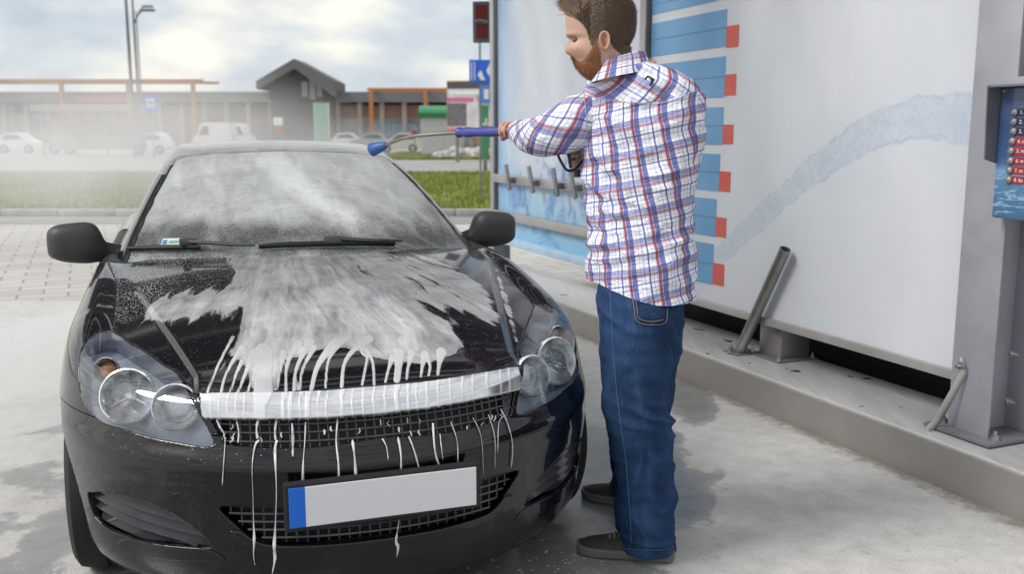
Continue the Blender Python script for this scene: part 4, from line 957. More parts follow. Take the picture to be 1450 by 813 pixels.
r1 = rail(zr1, .075, e2); rail(zr2, .075, e2); m = MB(); kbox(m, (TM+TL)/2, PO-.02, .475, (TL-TM-.06, .05, .07), .01); m.build('bottom_rail', simple('pale_blue_rail', (.42, .60, .78), .4), e2, smooth=True)
for px_ in (722, 755, 790, 815):
    tt_, _ = panel_pix(px_, 255, PO-.1); m = MB(); kbox(m, tt_, PO-.075, zr1, (.035, .06, .05), .006)
    m.tube([K(tt_+.09, PO-.10, zr1+.13), K(tt_+.02, PO-.11, zr1+.02), K(tt_-.02, PO-.11, zr1-.075)], [.018, .018, .018], 10); m.build('hook', M_dgalv, r1, smooth=True)
# leaning steel pipe bolted to the kerb
base = Vector(at_z(1046, 500, .195)); topc_ = None
r_ = Vector(ray(1112, 353)); off0 = (base-P0).dot(nn); tp = (P0 + nn*(off0-.0) - Vector((0, 0, CAMH))).dot(nn)/r_.dot(nn); tip = Vector((0, 0, CAMH)) + r_*tp
e = empty('steel_pipe', tuple(base), 0, 'leaning hollow stainless steel pipe bolted onto the kerb', 'pipe')
ax_ = (tip-base).normalized(); sx_ = ax_.cross(UZ).normalized(); sy_ = sx_.cross(ax_)
m = MB(); L_ = (tip-base).length; prof = [(.031, 0), (.031, L_), (.027, L_+.001), (.027, L_-.20)]; Kk = 28
m.add([ax_*h + sx_*(r*math.cos(2*math.pi*k/Kk)) + sy_*(r*math.sin(2*math.pi*k/Kk)) for r, h in prof for k in range(Kk)], grid_faces(4, Kk, True)); m.build('tube', steel_mat('pipe_steel', (.36, .35, .34), .38), e, smooth=True)
m = MB(); m.box((.02, .02, .002), (.16, .13, .008), rz=KA, bev=.003); p = m.build('foot_plate', M_dgalv, e)
for a, b in ((-.055, -.01), (.075, -.005), (.055, .05), (-.03, .065)):
    m = MB(); m.tube([(a, b, .004), (a, b, .014)], .016, 6); m.tube([(a, b, .014), (a, b, .030)], .007, 8); m.build('bolt', M_bolt, p)
# square support block under the near panel
bl = Vector(at_z(1104, 512, .192)); e = empty('support_block', tuple(bl), 0, 'square steel support block under the near wash panel behind the leaning pipe', 'support')
m = MB(); m.box(tuple(dd*.09 + nn*.10 + UZ*.09), (.19, .20, .18), bev=.008, ax=AX); m.build('box', steel_mat('block_steel', (.46, .44, .43), .5), e, smooth=True)
m = MB(); m.box(tuple(dd*.09 + nn*.09 + UZ*.006), (.27, .27, .010), bev=.002, ax=AX); p = m.build('foot_plate', M_dgalv, e)
for a, b in ((-.03, -.03), (-.03, .20), (.21, -.03)):
    m = MB(); c_ = dd*a + nn*b + UZ*.011; m.tube([c_, c_ + UZ*.012], .012, 6); m.tube([c_+UZ*.012, c_ + UZ*.026], .006, 8); m.build('bolt', M_bolt, p)
# equipment room behind the near panel (dark gap below, dark right edge)
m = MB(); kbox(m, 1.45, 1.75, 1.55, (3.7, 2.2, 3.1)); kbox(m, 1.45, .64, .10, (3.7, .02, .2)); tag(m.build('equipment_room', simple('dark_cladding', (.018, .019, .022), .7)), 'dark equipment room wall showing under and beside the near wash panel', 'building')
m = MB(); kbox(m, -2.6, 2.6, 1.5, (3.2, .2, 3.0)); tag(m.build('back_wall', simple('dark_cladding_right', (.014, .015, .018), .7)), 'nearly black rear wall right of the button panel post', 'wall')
# button panel
bz0, bz1 = 1.10, 1.66; bt = -.62; bo = .10
bp = empty('button_panel', tuple(K(bt, bo, bz0)), 0, 'steel coin box with blue face and column of wash programme buttons', 'control panel'); LB = K(bt, bo, bz0)
tl, ztl = panel_pix(1417, 126, bo); tb_, zbl = panel_pix(1409, 307, bo); t0_ = (tl+tb_)/2; tw = .42
m = MB(); m.box(tuple(K(t0_-tw/2, bo+.09, (ztl+zbl)/2+.02)-LB), (tw+.03, .16, ztl-zbl+.05), bev=.006, ax=AX); m.build('housing', M_galv, bp, smooth=True)
t = NT('button_panel_face'); d_, z_, c = kcoord(t); t.m.node_tree
gz = t.math('MULTIPLY_ADD', t.n('ShaderNodeSeparateXYZ', {0: c}).outputs[2], 1.0, 0.0)
wv = t.noise(t.n('ShaderNodeMapping', {0: c, 'Scale': (3, 3, 16)}).outputs[0], 3.0, 5, .6, .4)
H_ = ztl-zbl
zz = t.math('DIVIDE', t.math('SUBTRACT', gz, float(zbl - bz0)), float(H_))
up = t.ramp(zz, [(.0, (.05, .14, .26)), (.30, (.08, .20, .36)), (.36, (.16, .34, .55)), (.42, (.05, .11, .26)), (.7, (.035, .075, .19)), (1, (.09, .14, .28))])
ww = t.math('MULTIPLY', t.ramp(wv, [(.52, 0), (.60, 1), (.66, .1)]), t.math('LESS_THAN', zz, .36)); fc = t.mix(t.math('MULTIPLY', ww, .7), up, (.35, .55, .75))
m = MB(); m.box(tuple(K(t0_-tw/2, bo, (ztl+zbl)/2)-LB), (tw, .008, H_), ax=AX); face = m.build('face_plate', t.done(t.bsdf(col=fc, rough=.25, coat=.5)), bp)
m = MB(); z0s = panel_pix(1410, 236, bo)[1]; a0, a1 = t0_+.004, t0_+.010
VV = [K(a, o, z)-LB for a in (a0, a1) for o, z in ((bo+.05, z0s), (bo-.062, z0s+.03), (bo-.075, ztl+.012), (bo+.05, ztl+.012))]
m.add(VV, [(0, 1, 2, 3), (7, 6, 5, 4), (0, 4, 5, 1), (1, 5, 6, 2), (2, 6, 7, 3), (3, 7, 4, 0)])
VV = [K(a, o, z)-LB for a in (t0_+.008, t0_-tw) for o, z in ((bo-.073, ztl+.006), (bo-.073, ztl+.014), (bo+.05, ztl+.014), (bo+.05, ztl+.006))]
m.add(VV, [(0, 1, 2, 3), (7, 6, 5, 4), (0, 4, 5, 1), (1, 5, 6, 2), (2, 6, 7, 3), (3, 7, 4, 0)]); m.build('shroud', M_dgalv, bp)
M_navy = simple('navy_label', (.012, .02, .07), .3, coat=.3); M_redl = simple('red_label', (.35, .02, .03), .3, coat=.3); M_wtxt = simple('white_lettering', (.75, .75, .75), .5)
rows = [(1439, 159), (1438, 172.5), (1437.5, 186), (1435.5, 200), (1434, 213.5), (1433, 227.5), (1431.5, 241), (1430.5, 254.5)]
def text_mesh(body, size, mat, parent, mtx, name='lettering'):
    cu = bpy.data.curves.new('txt', 'FONT'); cu.body = body; cu.size = size; cu.extrude = .0006; cu.align_y = 'CENTER'
    o = bpy.data.objects.new('txt', cu); S.collection.objects.link(o); dg = bpy.context.evaluated_depsgraph_get(); me = bpy.data.meshes.new_from_object(o.evaluated_get(dg)); bpy.data.objects.remove(o)
    me.transform(mtx); me.materials.clear(); me.materials.append(mat); q = bpy.data.objects.new(name, me); S.collection.objects.link(q); q.parent = parent; return q
for k, (x, y) in enumerate(rows):
    tt_, z = panel_pix(x, y, bo); w_ = .16
    m = MB(); hh = .0145; pts = [(w_/2*0 + hh*math.cos(a), hh*math.sin(a)) for a in np.linspace(R(90), R(270), 9)] + [(w_, -hh), (w_, hh)]
    m.add([K(tt_, bo-.0065, z)-LB - dd*p + UZ*q for p, q in pts] + [K(tt_, bo-.003, z)-LB - dd*p + UZ*q for p, q in pts], [tuple(range(11)), ] + [(i, (i+1) % 11, 11+(i+1) % 11, 11+i) for i in range(11)]); lb = m.build('button_label', M_navy if k < 3 else M_redl, face)
    m = MB(); c_ = K(tt_, bo-.006, z)-LB; m.tube([c_, c_-nn*.006, c_-nn*.010, c_ - nn*.014], [.0135, .0135, .010, .006], 16); m.build('button', M_steel, lb, smooth=True)
    txt = ['1.', '2.', '3.', '4. s', '5. m', '6. w', '7. sz', '8. ba'][k]
    c_ = K(tt_-.022, bo-.0072, z)-LB; ex, ez, ey = -dd, UZ, -nn
    M4 = Matrix(((ex.x, ez.x, ey.x, c_.x), (ex.y, ez.y, ey.y, c_.y), (ex.z, ez.z, ey.z, c_.z), (0, 0, 0, 1))); text_mesh(txt, .020, M_wtxt, lb, M4)
for x, y in ((1423, 128), (1412, 303)):
    tt_, z = panel_pix(x, y, bo); m = MB(); c_ = K(tt_, bo-.005, z)-LB; m.tube([c_, c_-nn*.006], [.007, .004], 12); m.build('screw', M_steel, face, smooth=True)

# cantilevered canopy frame over the bay, above the picture: beams from the wall line out over the car
cf = empty('bay_canopy', tuple(K(2.6, .3, 3.1)), 0, 'dark steel canopy beams over the bay, mirrored as dark stripes in the black bonnet', 'canopy'); CL = K(2.6, .3, 3.1)
def cb(t_, o0, o1, w, h, z=3.25, nm='beam'):
    m = MB(); m.box(tuple(K(t_, (o0+o1)/2, z)-CL), (w, abs(o1-o0), h), ax=AX); return m.build(nm, M_canopy, cf)
M_canopy = simple('canopy_dark_steel', (.035, .037, .042), .6)
for t_, w_ in ((.9, .10), (1.25, .07), (1.7, .34), (2.25, .08), (2.6, .10), (2.95, .08), (3.4, .22), (3.95, .08), (4.4, .10), (4.85, .16), (5.4, .08), (5.9, .3)): cb(t_, -5.2, .4, w_, .2)
m = MB(); m.box(tuple(K(3.4, .3, 3.12)-CL), (5.6, .14, .16), ax=AX); m.build('header', M_canopy, cf)
# ------------------------------------------------------------------ PERSON
def shirt_mat():
    t = NT('plaid_cotton'); uvn = t.n('ShaderNodeUVMap').outputs[0]
    wob = t.n('ShaderNodeTexNoise', {'Vector': uvn, 'Scale': 9.0, 'Detail': 2.0}).outputs['Color']
    uv = t.n('ShaderNodeVectorMath', {0: uvn, 1: t.n('ShaderNodeVectorMath', {0: wob, 1: (.006, .006, 0)}, operation='MULTIPLY').outputs[0]}, operation='ADD').outputs[0]
    s = t.n('ShaderNodeSeparateXYZ', {0: uv})
    W_, Bl, Lb, Nv, Rd = (.93, .93, .95), (.020, .060, .42), (.30, .40, .80), (.06, .09, .30), (.38, .008, .03)
    def stripes(x, per, soft):
        f = t.math('FRACT', t.math('DIVIDE', x, per))
        L = lambda c, k: tuple(a*(1-k)+b*k for a, b in zip(c, W_))
        st = [(.0, L(Rd, soft)), (.09, L(Lb, .3)), (.12, L(Bl, soft+.08)) , (.29, W_), (.42, L(Nv, soft+.1)), (.432, W_), (.52, L(Lb, .55)), (.60, W_), (.70, L(Bl, soft+.05)), (.76, W_), (.86, L(Nv, soft+.15)), (.872, W_), (.95, L(Lb, .5))]
        return t.ramp(f, st, 'CONSTANT')
    a = stripes(s.outputs[0], .098, .03); b = stripes(s.outputs[1], .098, .24)
    col = t.mix(1.0, a, b, 'MULTIPLY')
    weave = t.noise(t.n('ShaderNodeMapping', {0: uvn, 'Scale': (900, 900, 1)}).outputs[0], 1.0, 2)
    col = t.mix(t.math('MULTIPLY', weave, .18), col, W_)
    wr = t.noise(t.coord('Object'), 22, 5, .6, .6); wr2 = t.noise(t.n('ShaderNodeMapping', {0: uvn, 'Scale': (1, 2.2, 1)}).outputs[0], 14, 4, .6, 1.2)
    h = t.math('ADD', t.math('MULTIPLY', wr, .5), wr2)
    return t.done(t.bsdf(col=col, rough=.85, sheen=.0, spec=.2, normal=t.bump(h, .8, .016)))
def denim_mat():
    t = NT('blue_denim'); c = t.coord('Object'); uvn = t.n('ShaderNodeUVMap').outputs[0]
    tw = t.noise(t.n('ShaderNodeMapping', {0: c, 'Scale': (260, 260, 60)}).outputs[0], 1, 2); wr = t.noise(t.n('ShaderNodeMapping', {0: c, 'Scale': (1, 1, .45)}).outputs[0], 11, 6, .62, .6)
    fade = t.attr('fade'); base = t.ramp(wr, [(.3, (.004, .010, .034)), (.52, (.009, .026, .076)), (.70, (.036, .076, .165))])
    base = t.mix(t.math('MULTIPLY', fade, .5), base, (.035, .080, .19)); base = t.mix(t.math('MULTIPLY', tw, .15), base, (.10, .17, .33))
    return t.done(t.bsdf(col=base, rough=.9, spec=.1, sheen=.0, normal=t.bump(t.math('ADD', wr, t.math('MULTIPLY', tw, .08)), .9, .02)))
def skin_mat():
    t = NT('skin'); c = t.coord(); n = t.noise(c, 30, 4); r = t.attr('rosy')
    col = t.mix(n, (.50, .31, .24), (.60, .40, .32)); col = t.mix(r, col, (.50, .19, .14)); col = t.mix(t.math('MULTIPLY', t.noise(c, 260, 2), .18), col, (.36, .16, .11)); col = t.mix(t.attr('scalp'), col, (.075, .048, .032)); col = t.mix(t.attr('chin'), col, (.26, .105, .042))
    return t.done(t.bsdf(col=col, rough=.5, sss=.08, spec=.4, normal=t.bump(t.noise(c, 180, 3), .3, .002)))
M_shirt, M_denim, M_skin = shirt_mat(), denim_mat(), skin_mat()
def hairmat(name, a, b): 
    t = NT(name); n = t.n('ShaderNodeHairInfo'); c = t.coord(); v = t.noise(c, 60, 3); g = t.n('ShaderNodeNewGeometry').outputs['Random Per Island']
    return t.done(t.bsdf(col=t.mix(g, a, b), rough=.5, spec=.35))
M_hair = hairmat('hair_brown', (.060, .038, .026), (.155, .10, .066)); M_hairtop = hairmat('hair_light_brown', (.15, .105, .070), (.42, .31, .21)); M_beard = hairmat('beard_ginger', (.14, .050, .018), (.46, .20, .075))
M_thread = simple('denim_thread', (.30, .22, .13), .8); M_shoe = simple('shoe_mesh_black', (.030, .029, .028), .75, var=.4, nscale=30, bump=.6, bscale=200); M_lace = simple('shoe_lace_grey', (.16, .155, .15), .8); M_sole = simple('shoe_sole_grey', (.13, .125, .12), .75, var=.2)
DM = 3.28                       # distance of the man's spine from the camera

person = empty('person', tuple(at_z(880, 760, 0)*[1, 1, 0]), 0, 'bearded man in plaid shirt and blue jeans standing beside the black car, washing it', 'person')
PL = np.array(person.location)
def fbm(P, s, seed=0, oct_=3):
    out = np.zeros(len(P)); a = 1
    for o in range(oct_):
        out += a*np.array([mnoise.noise(Vector((p[0]*s + seed, p[1]*s + 3.1*seed, p[2]*s))) for p in P]); s *= 2.1; a *= .5
    return out
def rings(cent, A, B, psi, n=96, seam=0.0, power=2.0):
    """horizontal rings: list of centre, half width across shoulders A, half depth B, yaw psi"""
    th = np.linspace(0, 2*np.pi, n, endpoint=False) + seam; out = []
    for c, a, b, ps in zip(cent, A, B, psi):
        q = (np.abs(np.cos(th))**power + np.abs(np.sin(th))**power)**(-1/power)
        x = a*np.cos(th)*q; y = b*np.sin(th)*q; out.append(np.stack([c[0] + x*math.cos(ps) - y*math.sin(ps), c[1] + x*math.sin(ps) + y*math.cos(ps), np.full(n, c[2])], -1))
    return np.array(out)
# --- shirt body: silhouette rows (py, left px, right px, depth ratio B/A, centre depth)
rows_ = [(84, 868, 913, .95, 3.26), (90, 858, 924, .80, 3.26), (97, 848, 945, .62, 3.26), (105, 841, 962, .56, 3.27), (116, 834, 976, .56, 3.27), (130, 829, 985, .56, 3.28), (150, 825, 989.5, .57, 3.28), (172, 824, 991, .60, 3.28), (200, 825, 989, .62, 3.28), (235, 827, 984, .64, 3.28), (270, 829, 980, .66, 3.28), (305, 832, 978, .68, 3.28), (345, 834, 979, .72, 3.27), (380, 833.5, 980, .74, 3.27), (410, 833, 977, .76, 3.27)]
rr_ = np.array(rows_, float); ty = np.linspace(0, len(rows_)-1, 150); RR = smooth_interp(ty, np.arange(len(rows_)), rr_)
psi = R(-42)   # shoulder line turned away: he faces left and away
NTH = 128; th = np.linspace(0, 2*np.pi, NTH, endpoint=False)
cent, A_, B_2 = [], [], []
for (py, l, r, k, D) in RR:
    pl_, pr_ = wp(l, py, D), wp(r, py, D); c = (pl_+pr_)/2; Wd = (pr_[0]-pl_[0])/2
    a = Wd/math.sqrt(math.cos(psi)**2 + (k*math.sin(psi))**2); cent.append(c); A_.append(a); B_2.append(a*k)
Rg = rings(cent, A_, B_2, [psi]*len(cent), NTH, power=2.25)
# rescale to keep the measured silhouette after the superellipse
for i in range(len(Rg)):
    l, r = Rg[i, :, 0].min(), Rg[i, :, 0].max(); Wd = (wp(RR[i, 2], RR[i, 0], RR[i, 4])[0] - wp(RR[i, 1], RR[i, 0], RR[i, 4])[0]); f = Wd/(r-l); Rg[i, :, :2] = cent[i][:2] + (Rg[i, :, :2]-cent[i][:2])*f
# hem curve: lower behind (right), raised at the side
pxs = project(Rg[-1])[:, 0]
def hem_y(x): return np.interp(x, [833, 845, 862, 890, 915, 932, 950, 968, 978], [397, 400, 408, 421, 429, 433.5, 433, 429, 425])
for j in range(NTH):
    for i in range(len(Rg)-28, len(Rg)):
        f = (i - (len(Rg)-29))/28.0; x_, y_ = project(Rg[i, j]); tgt = hem_y(x_); y0 = RR[len(Rg)-29, 0]; want = y0 + (tgt - y0)*f
        Rg[i, j, 2] += (y_ - want)/FPX*3.2
C3 = np.array(cent)
P = Rg.reshape(-1, 3); N = P - np.repeat(C3, NTH, 0); N[:, 2] *= 0; N /= np.maximum(np.linalg.norm(N, axis=1, keepdims=True), 1e-6)
tpar = np.repeat(np.linspace(0, 1, len(Rg)), NTH); thp = np.tile(th, len(Rg))
W1 = fbm(P*[1, 1, 2.0], 7, 1); W2 = np.array([mnoise.noise(Vector((p[0]*8 + p[2]*9, p[1]*8, p[2]*5 - p[0]*6))) for p in P]); W3 = np.array([1-abs(mnoise.noise(Vector((p[0]*6 - p[2]*8, p[1]*6, p[2]*10 + p[0]*4))))*2 for p in P])
amp = np.interp(tpar, [0, .1, .35, .6, 1], [.0, .003, .013, .015, .015])
dg_ = (1-np.abs(np.sin(math.pi*((P[:, 2]*.8 + P[:, 0]*.9)/.085 + W1*.5)))*2)*np.exp(-((P[:, 0]-.34)/.10)**2 - ((P[:, 2]-1.25)/.16)**2); ds_ = (1-np.abs(np.sin(math.pi*((P[:, 2] - P[:, 0]*.35)/.07 + W1*.5)))*2)*np.exp(-((P[:, 2]-1.06)/.10)**2)
P = P + N*((.007*dg_ + .005*ds_)*np.interp(tpar, [.1, .3, .92, 1], [0, 1, 1, .5]))[:, None] + N*(amp*(.6*W1 + .5*W2 + .8*(W3-.4)))[:, None]
# UV: arc length around, height; the yoke is cut on the bias
arc = np.zeros(len(P))
for i in range(len(Rg)):
    d = np.linalg.norm(np.diff(np.vstack([Rg[i], Rg[i][:1]]), axis=0)[:, :2], axis=1); arc[i*NTH:(i+1)*NTH] = np.concatenate([[0], np.cumsum(d)[:-1]]) - d.sum()*.62 + .02*(tpar[i*NTH]*1.0)
mean = np.array([a_*2 for a_ in A_]); arc = thp*0 + arc
pxy = project(P); U = arc*np.repeat(np.clip(1.0, 0, 1), len(P)); Vv = P[:, 2] - P[:, 0]*.24; U = U - P[:, 2]*.0 + .18*P[:, 2]
yl = np.interp(pxy[:, 0], [820, 850, 880, 935, 955, 990], [134, 140, 144, 146, 140, 128]); yoke = (pxy[:, 1] < yl)
ca, sa = math.cos(R(33)), math.sin(R(33)); U2 = np.where(yoke, (P[:, 0]*ca - P[:, 2]*sa)*1.0 + P[:, 1]*.5, U); V2 = np.where(yoke, P[:, 0]*sa + P[:, 2]*ca, Vv)
# duplicate the uv seam column by splitting faces at the yoke line: build per-face islands
F = grid_faces(len(Rg), NTH, True)
NW = len(P); P2 = np.vstack([P, P[0::NTH]]); 
def quads_nowrap(n, m):
    return [(i*m + j, i*m + j + 1, (i+1)*m + j + 1, (i+1)*m + j) for i in range(n-1) for j in range(m-1)]
n_r = len(Rg); G3 = np.concatenate([P.reshape(n_r, NTH, 3), P.reshape(n_r, NTH, 3)[:, :1]], 1); per_ = [np.linalg.norm(np.diff(np.vstack([Rg[i], Rg[i][:1]]), axis=0)[:, :2], axis=1).sum() for i in range(n_r)]
UU = U.reshape(n_r, NTH); UU = np.concatenate([UU, (UU[:, -1] + 0*UU[:, 0] + np.array(per_)/NTH)[:, None]], 1); VVv = Vv.reshape(n_r, NTH); VVv = np.concatenate([VVv, VVv[:, :1]], 1)
yk = np.concatenate([yoke.reshape(n_r, NTH), yoke.reshape(n_r, NTH)[:, :1]], 1)
fq = quads_nowrap(n_r, NTH+1); ykf = yk.reshape(-1)
G3f = G3.reshape(-1, 3); uvA = np.stack([UU.reshape(-1), VVv.reshape(-1)], 1); uvB = np.stack([(G3f[:, 0]*ca - G3f[:, 2]*sa) + .4*G3f[:, 1], G3f[:, 0]*sa + G3f[:, 2]*ca], 1)
FA = [f for f in fq if not ykf[list(f)].all()]; FB = [tuple(i + len(G3f) for i in f) for f in fq if ykf[list(f)].all()]
SV = np.vstack([G3f, G3f + 0]); SUV = np.vstack([uvA, uvB]); SF = FA + FB
used = sorted({i for f in SF for i in f}); mp_ = {o: k for k, o in enumerate(used)}; SV = SV[used]; SUV = SUV[used]; SF = [tuple(mp_[i] for i in f) for f in SF]
def weld_normals(V, F):
    V = np.asarray(V); nr = np.zeros_like(V)
    for f in F:
        a = np.cross(V[f[1]]-V[f[0]], V[f[-1]]-V[f[0]]); 
        for i in f: nr[i] += a
    key = {}
    for i, v in enumerate(np.round(V, 5)): key.setdefault(tuple(v), []).append(i)
    for g in key.values():
        if len(g) > 1:
            s_ = nr[g].sum(0); nr[g] = s_
    return nr/np.maximum(np.linalg.norm(nr, axis=1, keepdims=True), 1e-9)
def cloth(name, V, F, uv, mat, parent, attrs=None, thick=.0):
    V = np.asarray(V) - PL; c = V.mean(0); NV = weld_normals(V, F)
    if ((V-c)*NV).sum() < 0: F = [tuple(f)[::-1] for f in F]; NV = -NV
    return mesh_obj(name, V, F, mat, parent, smooth=True, normals=NV, uv=uv, attrs=attrs)
# --- sleeves: tube through (px, py, depth, radius)
def tube_grid(pts, n=72, m=90, wr=.006, seed=0, flat=1.0):
    q = np.array([list(wp(a, b, c)) + [r] for a, b, c, r in pts]); tt = np.linspace(0, len(q)-1, m); Q = smooth_interp(tt, np.arange(len(q)), q)
    out = []; up = np.array([0, 0, 1.0]); L = 0; Ls = []
    for i in range(m):
        t = Q[min(i+1, m-1), :3]-Q[max(i-1, 0), :3]; t /= np.linalg.norm(t)
        sx = np.cross(t, up); sx /= np.linalg.norm(sx); up = np.cross(sx, t)
        if i: L += np.linalg.norm(Q[i, :3]-Q[i-1, :3])
        Ls.append(L); a = np.linspace(0, 2*np.pi, n+1)
        out.append(Q[i, :3] + np.outer(np.cos(a), sx)*Q[i, 3] + np.outer(np.sin(a), up)*Q[i, 3]*flat)
    G_ = np.array(out); C_ = Q[:, None, :3]; Nn = G_-C_; Nn /= np.linalg.norm(Nn, axis=2, keepdims=True); p = G_.reshape(-1, 3)
    w = np.array([(1-abs(mnoise.noise(Vector((v[0]*9+seed, v[1]*7, v[2]*9+v[0]*5))))*2.2)*.6 + mnoise.noise(Vector((v[0]*20, v[1]*14+seed, v[2]*20)))*.5 for v in p]).reshape(m, n+1)
    w[:, -1] = w[:, 0]; env = np.interp(np.linspace(0, 1, m), [0, .08, .5, .93, 1], [.3, .8, 1.2, 1, .2])
    G_ = G_ + Nn*(w*wr*env[:, None])[..., None]
    aL = np.linspace(0, 2*np.pi, n+1); uv = np.stack([np.broadcast_to(aL*.082, (m, n+1)), np.broadcast_to(np.array(Ls)[:, None], (m, n+1))], -1)
    return G_, uv
def sleeve(pts, seed, rot, cuff=True, u0=0):
    G_, uv = tube_grid(pts, seed=seed); c, s = math.cos(rot), math.sin(rot); u = uv[..., 0]+u0; v = uv[..., 1]; uv2 = np.stack([u*c - v*s, u*s + v*c], -1)
    m, n = G_.shape[:2]; return G_.reshape(-1, 3), quads_nowrap(m, n), uv2.reshape(-1, 2)
LS = [(856, 160, 3.36, .060), (843, 165, 3.35, .082), (825, 171, 3.345, .092), (806, 180, 3.35, .086), (786, 188, 3.38, .078), (767, 193, 3.44, .070), (751, 192, 3.52, .059), (740, 188, 3.60, .047), (733, 186, 3.66, .040)]
RS = [(962, 150, 3.38, .085), (948, 180, 3.46, .080), (920, 218, 3.60, .070), (880, 222, 3.64, .058), (842, 214, 3.60, .047), (826, 212, 3.56, .042)]
v1, f1, u1 = sleeve(LS, 5, R(48), u0=.03); v2, f2, u2 = sleeve(RS, 9, R(10))
# collar: folded band round the neck
def collar():
    V, F, UVs = [], [], []; n = 48
    prof = [(-.004, .0), (.0, .030), (.006, .036), (.014, .030), (.030, -.014), (.037, -.028)]
    c0 = wp(880, 88, 3.25)
    for k in range(n+1):
        a = 2*math.pi*k/n; ca_, sa_ = math.cos(a), math.sin(a)
        tilt = -.018 + .022*(ca_*.9 - sa_*.1)      # higher at the nape (right/back)
        for d, h in prof:
            r1, r2 = .067 + d, .062 + d; V.append((c0[0] + r1*ca_*.98, c0[1] + r2*sa_, c0[2] + h + tilt)); UVs.append((a*.072*1.0, h - d))
    return np.array(V), quads_nowrap(n+1, len(prof)), np.array(UVs)
v3, f3, u3 = collar()
off1 = len(SV); off2 = off1+len(v1); off3 = off2+len(v2)
V_all = np.vstack([SV, v1, v2, v3]); F_all = SF + [tuple(i+off1 for i in f) for f in f1] + [tuple(i+off2 for i in f) for f in f2] + [tuple(i+off3 for i in f) for f in f3]; UV_all = np.vstack([SUV, u1, u2, u3])
shirt = mesh_obj('shirt', V_all-PL, F_all, M_shirt, person, smooth=True, uv=UV_all, normals=None)
def seam(pts, D0, r, mat, name, parent, off=.004):
    """raised thread line laid on a person surface mesh by pixel path"""
    from mathutils.bvhtree import BVHTree
    bv = BVHTree.FromPolygons([tuple(v.co) for v in parent.data.vertices], [tuple(p.vertices) for p in parent.data.polygons]); H = []
    for x, y in densify(pts, 5, closed=False):
        o = Vector((0, 0, CAMH))-Vector(PL); d = Vector(ray(x, y)).normalized(); h = bv.ray_cast(o, d)
        if h[0] is not None: H.append(h[0]-d*off)
    m = MB()
    if len(H) > 2: m.tube(H, r, 5); return m.build(name, mat, parent)
M_seam = simple('shirt_seam', (.34, .38, .55), .8)
seam([(827,128),(829,150),(831,175),(833,200),(829,212)], 3.2, .0016, M_seam, 'seam', shirt, .002)
seam([(830,134),(850,140),(880,144),(910,146),(935,146),(960,139),(986,128)], 3.2, .0012, M_seam, 'seam', shirt, .0016)
# small embroidered mark on the yoke
seam([(913,112),(917,108),(921,110),(923,116),(920,120)], 3.2, .0034, simple('embroidery_black', (.012, .012, .016), .7), 'embroidery', shirt, .002)
seam([(921,110),(926,112),(922,117)], 3.2, .0026, simple('embroidery_black2', (.012, .012, .016), .7), 'embroidery', shirt, .002)
# --- jeans
def leg(rows, seed, nr=150, n=88, wr=.019):
    q = np.array(rows, float); ty = np.linspace(0, len(q)-1, nr); Q = smooth_interp(ty, np.arange(len(q)), q); a = np.linspace(0, 2*np.pi, n+1); out = []
    for py, l, r, D, k in Q:
        L_, R_ = wp(l, py, D), wp(r, py, D); c = (L_+R_)/2; W_ = (R_[0]-L_[0])/2; out.append(np.stack([c[0] + W_*np.cos(a), c[1] + W_*k*np.sin(a), np.full(n+1, c[2])], -1))
    G_ = np.array(out); c = G_.mean(1, keepdims=True); Nn = G_-c; Nn[..., 2] = 0; Nn /= np.linalg.norm(Nn, axis=2, keepdims=True); p = G_.reshape(-1, 3)
    w = np.array([(1-2.2*abs(mnoise.noise(Vector((v[0]*5+seed, v[1]*5, v[2]*4.5+v[0]*3)))))*.8 + .5*mnoise.noise(Vector((v[0]*13, v[1]*13+seed, v[2]*9))) + .35*mnoise.noise(Vector((v[0]*7, v[1]*7+seed, v[2]*30))) for v in p]).reshape(nr, n+1)
    w[:, -1] = w[:, 0]; env = np.interp(np.linspace(0, 1, nr), [0, .2, .42, .55, .75, .93, 1], [.3, .6, .8, 1.0, .7, 1.1, .6]); zz_ = G_[..., 2]; aa_ = np.broadcast_to(a, zz_.shape); ph = np.array([mnoise.noise(Vector((v[0]*4, v[1]*4+seed, v[2]*4))) for v in p]).reshape(nr, n+1)*3; ph[:, -1] = ph[:, 0]
    fold_ = lambda z0, s_, per, sl_, amp: amp*(1-np.abs(np.sin(math.pi*(zz_/per + sl_*np.cos(aa_) + ph*.35)))*2)*np.exp(-((zz_-z0)/s_)**2)
    brk = np.clip(.35 + 1.0*np.cos(aa_*1.0 + ph*1.2), 0, 1); w = w + (fold_(.50, .09, .060, .9, .46) + fold_(.86, .10, .080, 1.3, .5) + fold_(.30, .12, .09, 1.6, .38) + fold_(.68, .10, .11, 2.0, .30))*brk + fold_(.07, .05, .045, .5, .20); G_ = G_ + Nn*(w*wr*env[:, None])[..., None]
    fade = np.clip(.5+w*.6, 0, 1)*np.interp(np.linspace(0, 1, nr), [0, .3, .5, .7, .9, 1], [.5, .9, .6, .7, .5, .9])[:, None]
    return G_.reshape(-1, 3), quads_nowrap(nr, n+1), np.stack([np.broadcast_to(a*.09, (nr, n+1)), G_[..., 2]], -1).reshape(-1, 2), fade.reshape(-1)
legL = [(378, 862, 952, 3.27, .70), (396, 850, 958, 3.25, .78), (414, 847, 959, 3.24, .88), (436, 846, 957, 3.22, 1.0), (470, 847, 953, 3.19, 1.0), (510, 850, 948, 3.17, .98), (550, 855, 946, 3.15, .95), (590, 861, 948, 3.13, .92), (620, 866, 949, 3.12, .9), (650, 871, 950, 3.12, .9), (690, 874, 954, 3.12, .9), (730, 874, 957, 3.12, .92), (758, 875, 957, 3.12, .95), (776, 878, 956, 3.12, .95)]
